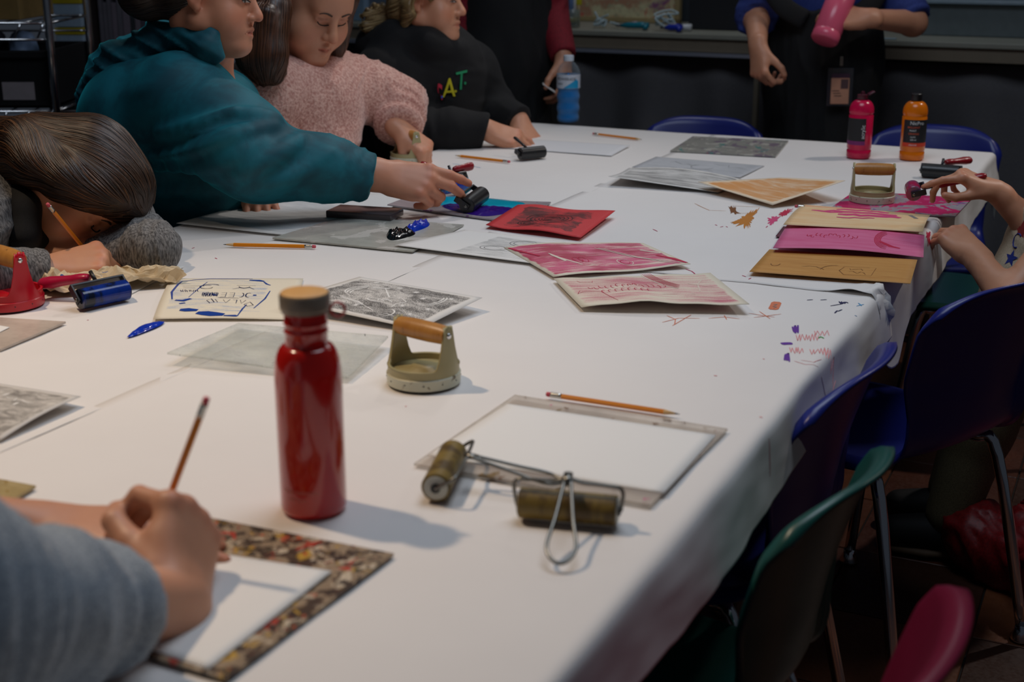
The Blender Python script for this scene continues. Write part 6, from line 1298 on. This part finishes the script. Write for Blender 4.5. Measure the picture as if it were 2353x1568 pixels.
# ------------------------------------------------------------------ chairs
def chair_shell():
    prof = spline([(.205, .395), (.19, .412), (.10, .422), (-.04, .418), (-.13, .425), (-.185, .455), (-.205, .52), (-.222, .60), (-.245, .68), (-.272, .755)], 7)
    wid = [.20, .205, .205, .200, .185, .172, .172, .195, .205, .185]; m = len(prof); ws = np.interp(np.linspace(0, 9, m), range(10), wid); ns = 41; rows = []
    for i, p in enumerate(prof):
        t = i/(m-1); back = max(0, min(1, (t-.45)/.3)); row = []
        for j in range(ns):
            s = -1+2*j/(ns-1); w = ws[i]; y, z = p
            top = max(0, (t-.90)/.10); z -= .045*top*abs(s)**4; x = s*w
            y += back*(.045*s*s); z += (1-back)*(.012*s*s-.010)
            row.append(V(x, y, z))
        rows.append(row)
    A = np.array(rows); tu = np.gradient(A, axis=0); tv = np.gradient(A, axis=1); N = np.cross(tv, tu); N /= np.linalg.norm(N, axis=2, keepdims=True)
    # N points to the sitter's far side or near side: force it away from the sitter
    if (N[-3, ns//2] @ V(0, -1, .2)) < 0: N = -N
    # rolled lip all round the edge
    lip = .017; B = A.copy(); e = np.zeros(A.shape[:2]); J = np.abs(np.linspace(-1, 1, ns))
    for i in range(m):
        for j in range(ns):
            d = min((1-J[j])*.20, (m-1-i)/(m-1)*.80, i/(m-1)*.80); q = max(0, min(1, 1-d/.020)); e[i, j] = q*q*(3-2*q)
    tt = np.clip((np.arange(m)/(m-1)-.42)/.2, 0, 1)[:, None, None]; D = V(0, .05, -1)*(1-tt)+V(0, -1, -.15)*tt; B = A+D*(lip*e)[..., None]
    I = np.arange(m*ns).reshape(m, ns); F_ = np.stack([I[:-1, :-1], I[1:, :-1], I[1:, 1:], I[:-1, 1:]], -1).reshape(-1, 4)
    return B.reshape(-1, 3), F_
CV, CF = chair_shell(); _cm = {}
def chair(label, loc, fwd, col, key, group='moulded school chairs', sc=1., wx=1.):
    f = unit(V(fwd[0], fwd[1], 0)); rz = math.atan2(-f[0], f[1]); t = thing('school_chair', label, 'chair', (loc[0], loc[1], 0), rz, group); t.scale = (sc*wx, sc, sc)
    if key not in _cm:
        m = plain('moulded_plastic_'+key, col, .33, .04, 14); o = meshobj('seat_shell', CV, CF, m); o.hide_render = False
        md = o.modifiers.new('s', 'SOLIDIFY'); md.thickness = .0055; md.offset = 0
        _cm[key] = o; o.parent = t
    else: o = _cm[key].copy(); link(o, t)
    for s in (-1, 1):
        for fr in (1, -1):
            if ('leg', s, fr) not in _cm:
                bm = bmesh.new(); tube(bm, spline([(s*.13, fr*.02, .398), (s*.155, fr*.11 if fr > 0 else -.10, .392), (s*.172, fr*.145 if fr > 0 else -.145, .36), (s*.19, .19 if fr > 0 else -.225, .03)], 5), .0115, 12); q = bmobj('leg', bm, m_chrome, t); _cm[('leg', s, fr)] = q
                bm = bmesh.new(); lathe(bm, [(.012, .002), (.019, .0025), (.020, .008), (.013, .022), (.012, .035)], 16, Matrix.Translation((s*.19, .19 if fr > 0 else -.225, 0))); g = bmobj('glide', bm, m_chrome, q); _cm[('glide', s, fr)] = g
            else:
                q = link(_cm[('leg', s, fr)].copy(), t); link(_cm[('glide', s, fr)].copy(), q)
    return t
BLU = srgb(27, 38, 120); GRN = srgb(18, 74, 68); MAR = srgb(112, 20, 50)
def by_back(c, f, back=.255): f = unit(V(f[0], f[1], 0)); return V(c[0], c[1], 0)+f*back
fT = -TN
chair('blue plastic chair tucked against the paper edge, nearest the table corner doodles', by_back(P(1985, 842, .0), (-.86, .50)), (-.86, .50), BLU, 'blue')
chair('blue plastic chair seen from behind at the right edge, next to the child', by_back(V(.86, 2.24, 0), (-.60, .80)), (-.60, .80), BLU, 'blue', sc=1.03)
chair('dark green plastic chair in the right foreground', by_back(P(1962, 1095, .0), (-.84, .55)), (-.84, .55), GRN, 'green', wx=.82)
chair('maroon plastic chair at the bottom right corner', by_back(P(2118, 1500, .0)+V(.0, .0, 0), (-.86, .50)), (-.86, .50), MAR, 'maroon')
chair('blue plastic chair at the far end left of the standing person in blue', by_back(at(1622, 264, 4.46), (-.36, -.93)), (-.36, -.93), BLU, 'blue')
chair('blue plastic chair at the far end behind the orange paint bottle', by_back(at(2150, 292, 4.26), (-.36, -.93)), (-.36, -.93), BLU, 'blue')
chair('dark green plastic chair at the far right beyond the child', by_back(V(1.50, 3.42, 0), (-.90, .40)), (-.90, .40), GRN, 'green', sc=.97)
for pe, f_, nm in ((PE, TN, 'the woman in teal'), (PE1, TN, 'the girl in grey'), (PE3, TN, 'the girl in pink'), (PE4, TN, 'the person in the black hoodie'), (V(-.80, .50, .52), TV, 'the person in the foreground')):
    chair('blue plastic chair under '+nm, V(pe[0], pe[1], 0)+unit(V(f_[0], f_[1], 0))*.03, f_, BLU, 'blue')

# red jacket heaped on the floor
c = V(1.14, 2.60, 0); G = Field(c-V(.30, .28, .0), c+V(.42, .30, .34), .010); rr = random.Random(3)
for k in range(10): G.ell(c+V(rr.uniform(-.10, .22), rr.uniform(-.12, .14), .05+.03*rr.random()), (.11, .09, .07+.06*rr.random()), basis((rr.uniform(-.4, .4), rr.uniform(-.4, .4), 1)), .04)
G.cut(c+V(0, 0, .006), (0, 0, -1), .6); j = cloth('jacket', G, clothmat('red_nylon', srgb(104, 10, 14), srgb(134, 16, 20), 200, .15, .5), None, [fold(c+V(0, 0, .1), .5, (1, .3, .4), (0, 1, 0), 8, 4, .022, 4)]); tag(j, 'red jacket heaped on the floor under the blue chair', 'jacket')

# ------------------------------------------------------------------ shelving and cabinet at the back left
ra = thing('wire_rack', 'chrome wire rack holding black bins at the back left', 'rack'); X0, X1, Y0, Y1 = -2.35, -1.425, 4.25, 4.65
for x in (X0, X1):
    for y in (Y0, Y1):
        bm = bmesh.new(); tube(bm, [(x, y, 0), (x, y, 1.9)], .0125, 12); bmobj('post', bm, m_chrome, ra)
def rack_shelf(z):
    bm = bmesh.new()
    for y in (Y0, Y1): tube(bm, [(X0, y, z), (X1, y, z)], .004, 6); tube(bm, [(X0, y, z-.05), (X1, y, z-.05)], .004, 6)
    for x in (X0, X1): tube(bm, [(x, Y0, z), (x, Y1, z)], .004, 6)
    sh_ = bmobj('shelf_frame', bm, m_chrome, ra)
    for i in range(13):
        x = X0+.04+(X1-X0-.08)*i/12; bm = bmesh.new(); tube(bm, [(x, Y0, z-.05), (x+.025, Y0, z)], .0035, 6); tube(bm, [(x+.025, Y0, z), (x+.025, Y1, z)], .0022, 5); bmobj('wire', bm, m_chrome, sh_)
for z in (.36, .80, 1.07): rack_shelf(z)
m_bin = plain('black_bin', srgb(13, 13, 15), .55); m_lab = plain('bin_label', srgb(150, 140, 142), .6)
def binbox(lab, x0, x1, z0, z1, y=4.27):
    t = thing('storage_bin', lab, 'bin', ((x0+x1)/2, y+.2, z0), 0, 'black bins on the wire rack'); w = x1-x0; h = z1-z0; bm = bmesh.new()
    for s in (-1, 1): bx(bm, (s*(w/2-.004), 0, h/2), (.008, .38, h), None, .002); bx(bm, (0, s*.186, h/2), (w, .008, h), None, .002)
    bx(bm, (0, 0, .004), (w, .38, .008)); bx(bm, (0, -.195, h-.012), (w+.03, .014, .024), None, .004); bmobj('tub', bm, m_bin, t, False)
    bm = bmesh.new(); bx(bm, (w*.28, -.192, h*.30), (.10, .003, .055)); bmobj('label', bm, m_lab, t, False); return t
binbox('black storage bin with a pale label, right of the pair on the middle shelf', -1.93, -1.44, .807, .985); binbox('black storage bin at the picture edge on the middle shelf', -2.33, -1.97, .807, .975)
binbox('dark grey bin on the lowest rack shelf', -1.95, -1.50, .37, .70)
for k, (x, z, col, r) in enumerate(((-1.84, .985, (50, 66, 120), .05), (-1.70, .985, (150, 160, 180), .045), (-1.58, .98, (120, 140, 170), .04))):
    G = Field(V(x-.12, 4.30, z-.09), V(x+.12, 4.55, z+.12), .009)
    for q in range(5): G.ell(V(x+rr.uniform(-.03, .03), 4.42+rr.uniform(-.05, .05), z+rr.uniform(-.02, .03)), (r, r*.8, r*.6), None, .02)
    tag(cloth('packet', G, plain('packet_film_%d' % k, srgb(*col), .3), None, [fold((x, 4.42, z), .15, (1, 0, 0), (0, 1, 1), 14, 6, .008, k)]), ('slate blue', 'silvery', 'pale blue')[k]+' plastic packet poking out of the black bin', 'packet')
def cbox(name, lab, cat, x0, x1, y0, y1, z0, z1, col, group=None, bev=.004, rz=0):
    t = bmesh.new(); bx(t, ((x0+x1)/2, (y0+y1)/2, (z0+z1)/2), (x1-x0, y1-y0, z1-z0), Matrix.Rotation(rz, 3, 'Z'), bev); return tag(bmobj(name, t, plain('mat_'+name+str(col[0])+'_'+str(col[1]), srgb(*col), .7), None, False), lab, cat, group)
cbox('cardboard_box', 'tan cardboard box on the top rack shelf', 'box', -1.80, -1.52, 4.28, 4.60, 1.077, 1.4, (124, 98, 52)); cbox('cardboard_box', 'ochre cardboard box at the picture edge on the top rack shelf', 'box', -2.30, -1.93, 4.28, 4.60, 1.077, 1.4, (104, 72, 34))
# stacked boxes with yellow lids behind the rack
yb = 4.95
for k, (z0, z1) in enumerate(((.936, .984), (1.012, 1.092))):
    t = thing('paper_box', ('white paper box on the red folder', 'white paper box on top of the stack with a yellow lid')[k], 'box', (-1.588, yb+.15, z0), 0, 'white boxes with yellow lids'); bm = bmesh.new(); bx(bm, (0, 0, (z1-z0)/2), (.096, .30, z1-z0), None, .002); bmobj('carton', bm, plain('white_carton', srgb(150, 170, 188), .7), t, False)
    bm = bmesh.new(); bx(bm, (0, 0, z1-z0+.013), (.102, .306, .024), None, .002); bmobj('lid', bm, plain('yellow_lid', srgb(176, 156, 20), .6), t, False)
cbox('red_folder_box', 'red box at the bottom of the paper box stack', 'box', -1.64, -1.54, yb, yb+.3, .888, .934, (176, 14, 30)); cbox('shelf_unit', 'dark low shelf carrying the white paper boxes', 'shelf', -1.68, -1.52, yb-.02, yb+.34, 0, .885, (18, 16, 16))
G = Field(V(-1.68, 4.70, .60), V(-1.30, 4.95, .96), .008); G.ell(V(-1.51, 4.82, .775), (.085, .05, .07), None, .01); G.cap((-1.51, 4.82, .72), (-1.51, 4.82, .68), .075, .07, .03); 
tag(cloth('seat_cushion', G, plain('grey_cushion', srgb(110, 126, 130), .8), None), 'rounded pale grey cushion behind the wire rack', 'cushion'); cbox('stool', 'dark stool under the grey cushion', 'stool', -1.58, -1.44, 4.76, 4.88, 0, .60, (18, 18, 20))
ORD = 'first second third fourth fifth sixth seventh eighth ninth tenth eleventh twelfth thirteenth fourteenth fifteenth sixteenth seventeenth eighteenth nineteenth twentieth'.split()+['last']*20
# dark cabinet with books
cb_ = thing('bookcase', 'dark brown bookcase behind the woman in teal', 'bookcase'); m_cab = plain('dark_cabinet_wood', srgb(30, 16, 13), .6)
for nm, r in (('side', (-1.44, -1.33, 5.05, 5.4, 0, 1.9)), ('side', (-.98, -.93, 5.05, 5.4, 0, 1.9)), ('back', (-1.40, -.93, 5.38, 5.4, 0, 1.9)), ('shelf', (-1.33, -.98, 5.07, 5.38, .86, .885)), ('shelf', (-1.33, -.98, 5.07, 5.38, 1.20, 1.225)), ('shelf', (-1.33, -.98, 5.07, 5.38, .4, .425))):
    bm = bmesh.new(); x0, x1, y0, y1, z0, z1 = r; x0 -= .2; x1 -= .2; bx(bm, ((x0+x1)/2, (y0+y1)/2, (z0+z1)/2), (x1-x0, y1-y0, z1-z0), None, .002); bmobj(nm, bm, m_cab if nm != 'shelf' else plain('metal_shelf_edge', srgb(70, 76, 84), .4), cb_, False)
x = -1.325; rr = random.Random(8); k = 0
for zz in (.887, 1.227):
    x = -1.325; k = 0
    while x < -1.0:
        w = rr.uniform(.012, .03); h = rr.uniform(.20, .27); c3 = rr.choice(((70, 64, 76), (96, 92, 100), (40, 44, 50), (110, 100, 110), (52, 40, 44))); bm = bmesh.new(); bx(bm, (x-.2+w/2, 5.20, zz+h/2), (w*.92, .18, h), None, .0015)
        tag(bmobj('book', bm, plain('book_%d' % c3[0], srgb(*c3), .7), None, False), '%s book from the left on the %s shelf of the dark bookcase' % (ORD[k], 'upper' if zz > 1 else 'lower'), 'book', 'books in the bookcase'); x += w; k += 1
# boxes on the counter at the left
def cnt(px, v, z=.956):
    "a spot on the counter top below photo column px"
    r = ray(px, 60); k = v/(r[0]*TV[0]+r[1]*TV[1]); q = CAM+r*k; return V(q[0], q[1], z)
def cb2(name, lab, cat, px0, px1, v0, v1, z0, z1, col, group=None):
    a, b = cnt(px0, v0), cnt(px1, v0); n0, n1 = a@TN, b@TN; return tag(tbox(name, (n0, n1, v0, v1, z0, z1), plain('mat_%s_%d' % (name, col[0]), srgb(*col), .6), None, .003), lab, cat, group)
bb = cb2('supply_box', 'pale blue box with a dark square panel on the counter, behind the girl in pink', 'box', 782, 838, 5.30, 5.6, .957, 1.16, (120, 144, 166))
a = cnt(803, 5.298); bm = bmesh.new(); bx(bm, (a[0]+.02, a[1], 1.045), (.032, .003, .032), ROTT); o = bmobj('square_panel', bm, plain('panel_dark', srgb(40, 52, 60), .6), bb, False)
cb2('supply_box', 'grey blue box beside the pale one on the counter', 'box', 842, 905, 5.34, 5.6, .957, 1.17, (96, 108, 124))
# framed abstract painting leaning on the back wall
a, b = cnt(1262, 5.72), cnt(1560, 5.72); n0, n1 = a@TN, b@TN
pt = thing('painting', 'framed abstract painting in red, cream and purple on the counter', 'painting'); t = NT('abstract_painting'); c = t.co('Object'); v1_ = t.voro(c, 14, 'F1', 1); n1_ = t.noise(c, 9, 5, .6, .8); n2_ = t.noise(t.co('Object', loc=(4, 2, 1)), 6, 4, .6, .6); n3_ = t.noise(t.co('Object', loc=(9, 5, 1)), 7, 4, .6, .6)
col = t.mix(t.ss(n1_, .42, .58), srgb(196, 190, 150), srgb(164, 112, 86)); col = t.mix(t.ss(n2_, .56, .62), col, srgb(190, 48, 44)); col = t.mix(t.ss(n3_, .58, .64), col, srgb(116, 40, 108)); col = t.mix(t.ss(t.noise(c, 60, 3), .5, .7), col, srgb(150, 150, 120)); t.out(t.mix(.12, col, srgb(206, 196, 160)), .6)
tbox('canvas', (n0+.02, n1-.02, 5.735, 5.75, .975, 1.45), t.m, pt)
m_frame = plain('pale_wood_frame', srgb(150, 132, 92), .6)
for r in ((n0, n1, 5.72, 5.755, .957, .977), (n0, n0+.022, 5.72, 5.755, .957, 1.47), (n1-.022, n1, 5.72, 5.755, .957, 1.47), (n0, n1, 5.72, 5.755, 1.45, 1.47)): tbox('frame_bar', r, m_frame, pt, .002)
# dark panel right of the painting
a, b = cnt(1582, 5.42), cnt(1735, 5.42); tag(tbox('display_screen', (a@TN, b@TN, 5.42, 5.46, .957, 1.5), m_dark, None, .003), 'black upright screen on the counter beside the painting', 'screen')
# glass jar with brushes, glue stick, cords, tools
q = cnt(1313, 5.33); jar = thing('glass_jar', 'glass jar of tools on the counter above the blue drink', 'jar', q); bm = bmesh.new(); lathe(bm, [(.034, 0), (.036, .004), (.036, .075), (.034, .075), (.033, .006), (.001, .005)], 28); bmobj('glass', bm, clearmat('jar_glass', srgb(150, 160, 150), .2), jar)
bm = bmesh.new(); lathe(bm, [(.033, .02), (.033, .040)], 24); bmobj('yellow_band', bm, plain('jar_yellow', srgb(150, 130, 40), .6), jar)
for k, (dx, col, r) in enumerate(((-.022, (30, 42, 52), .010), (-.004, (90, 112, 150), .011), (.012, (190, 190, 190), .007))):
    bm = bmesh.new(); lathe(bm, [(r, .008), (r*1.02, .1), (r*.9, .24), (r*.5, .245)], 12); o = bmobj('marker_pen', bm, plain('pen_%d' % k, srgb(*col), .4), None); o.location = q+V(dx, -.004, 0); tag(o, ('black', 'grey blue', 'white')[k]+' pen standing in the glass jar', 'pen')
q2 = q+V(.030, -.006, .006); bm = bmesh.new(); tube(bm, [(0, 0, 0), (0, 0, .085)], .004, 8); t = thing('spatula', 'yellow bladed spatula standing in the glass jar', 'spatula', q2); bmobj('stem', bm, m_frame, t); bm = bmesh.new(); bx(bm, (0, 0, .115), (.024, .006, .062), None, .0028); bmobj('blade', bm, plain('blade_yellow', srgb(180, 168, 10), .5), t)
def cordheap(lab, px, v, n, seed, R_, zmax):
    c = cnt(px, v, .96); r = random.Random(seed); bm = bmesh.new(); pts = []
    for i in range(n): a = i*1.9+r.uniform(-.5, .5); pts.append(c+V(R_*(.4+.6*r.random())*math.cos(a), .5*R_*math.sin(a), .004+zmax*r.random()))
    tube(bm, spline(pts, 6), .0038, 7); return tag(bmobj('cord', bm, plain('white_cord', srgb(168, 186, 190), .5), None), lab, 'cord')
cordheap('coil of white cord on the counter left of the teal tool', 1378, 5.34, 12, 1, .040, .06); cordheap('tangle of white cord on the counter right of the teal tool', 1530, 5.30, 18, 2, .055, .075); cordheap('small loose white cord end next to the teal tool', 1414, 5.36, 7, 4, .028, .02)
def gluegun(lab, px, v, col, L=.105):
    c = cnt(px, v, .97); t = thing('glue_gun', lab, 'glue gun', c, -TANG); m = plain('gun_%d' % col[0], srgb(*col), .35)
    bm = bmesh.new(); tube(bm, [(-L/2, 0, .0), (-L/4, 0, .002), (L/4, 0, .004), (L/2, 0, .004)], [.008, .015, .017, .014], 12, flat=.8); bmobj('barrel', bm, m, t)
    bm = bmesh.new(); tube(bm, [(L*.40, 0, .004), (L*.50, -.03, .0), (L*.52, -.05, -.002)], [.013, .012, .010], 10); bmobj('grip', bm, m, t)
    bm = bmesh.new(); tube(bm, [(-L/2-.022, 0, -.001), (-L/2, 0, 0)], [.003, .006], 8); bmobj('nozzle', bm, plain('gun_nozzle', srgb(60, 60, 64), .4), t)
    bm = bmesh.new(); tube(bm, [(-.012, -.002, .012), (.012, -.002, .014)], .006, 8); bmobj('sticker', bm, m_lab, t)
gluegun('teal glue gun lying on the counter in front of the painting', 1458, 5.32, (10, 110, 128), .12); gluegun('bright blue glue gun under the white cord on the counter', 1548, 5.27, (16, 40, 150), .07)
c = cnt(1572, 5.30, .972); bm = bmesh.new(); tube(bm, [c-TN*.035, c+TN*.03], [.010, .014], 12); tag(bmobj('tape_roll', bm, plain('white_plastic', srgb(196, 198, 200), .5), None), 'white plastic tube on the counter right of the tangled cord', 'tube')
c = cnt(2040, 5.24, .958); bm = bmesh.new(); bx(bm, c, (.07, .03, .002), ROTT); tag(bmobj('paper_scrap', bm, plain('pale_scrap', srgb(150, 176, 190), .6), None, False), 'pale blue slip of paper on the counter right of the standing person', 'paper')
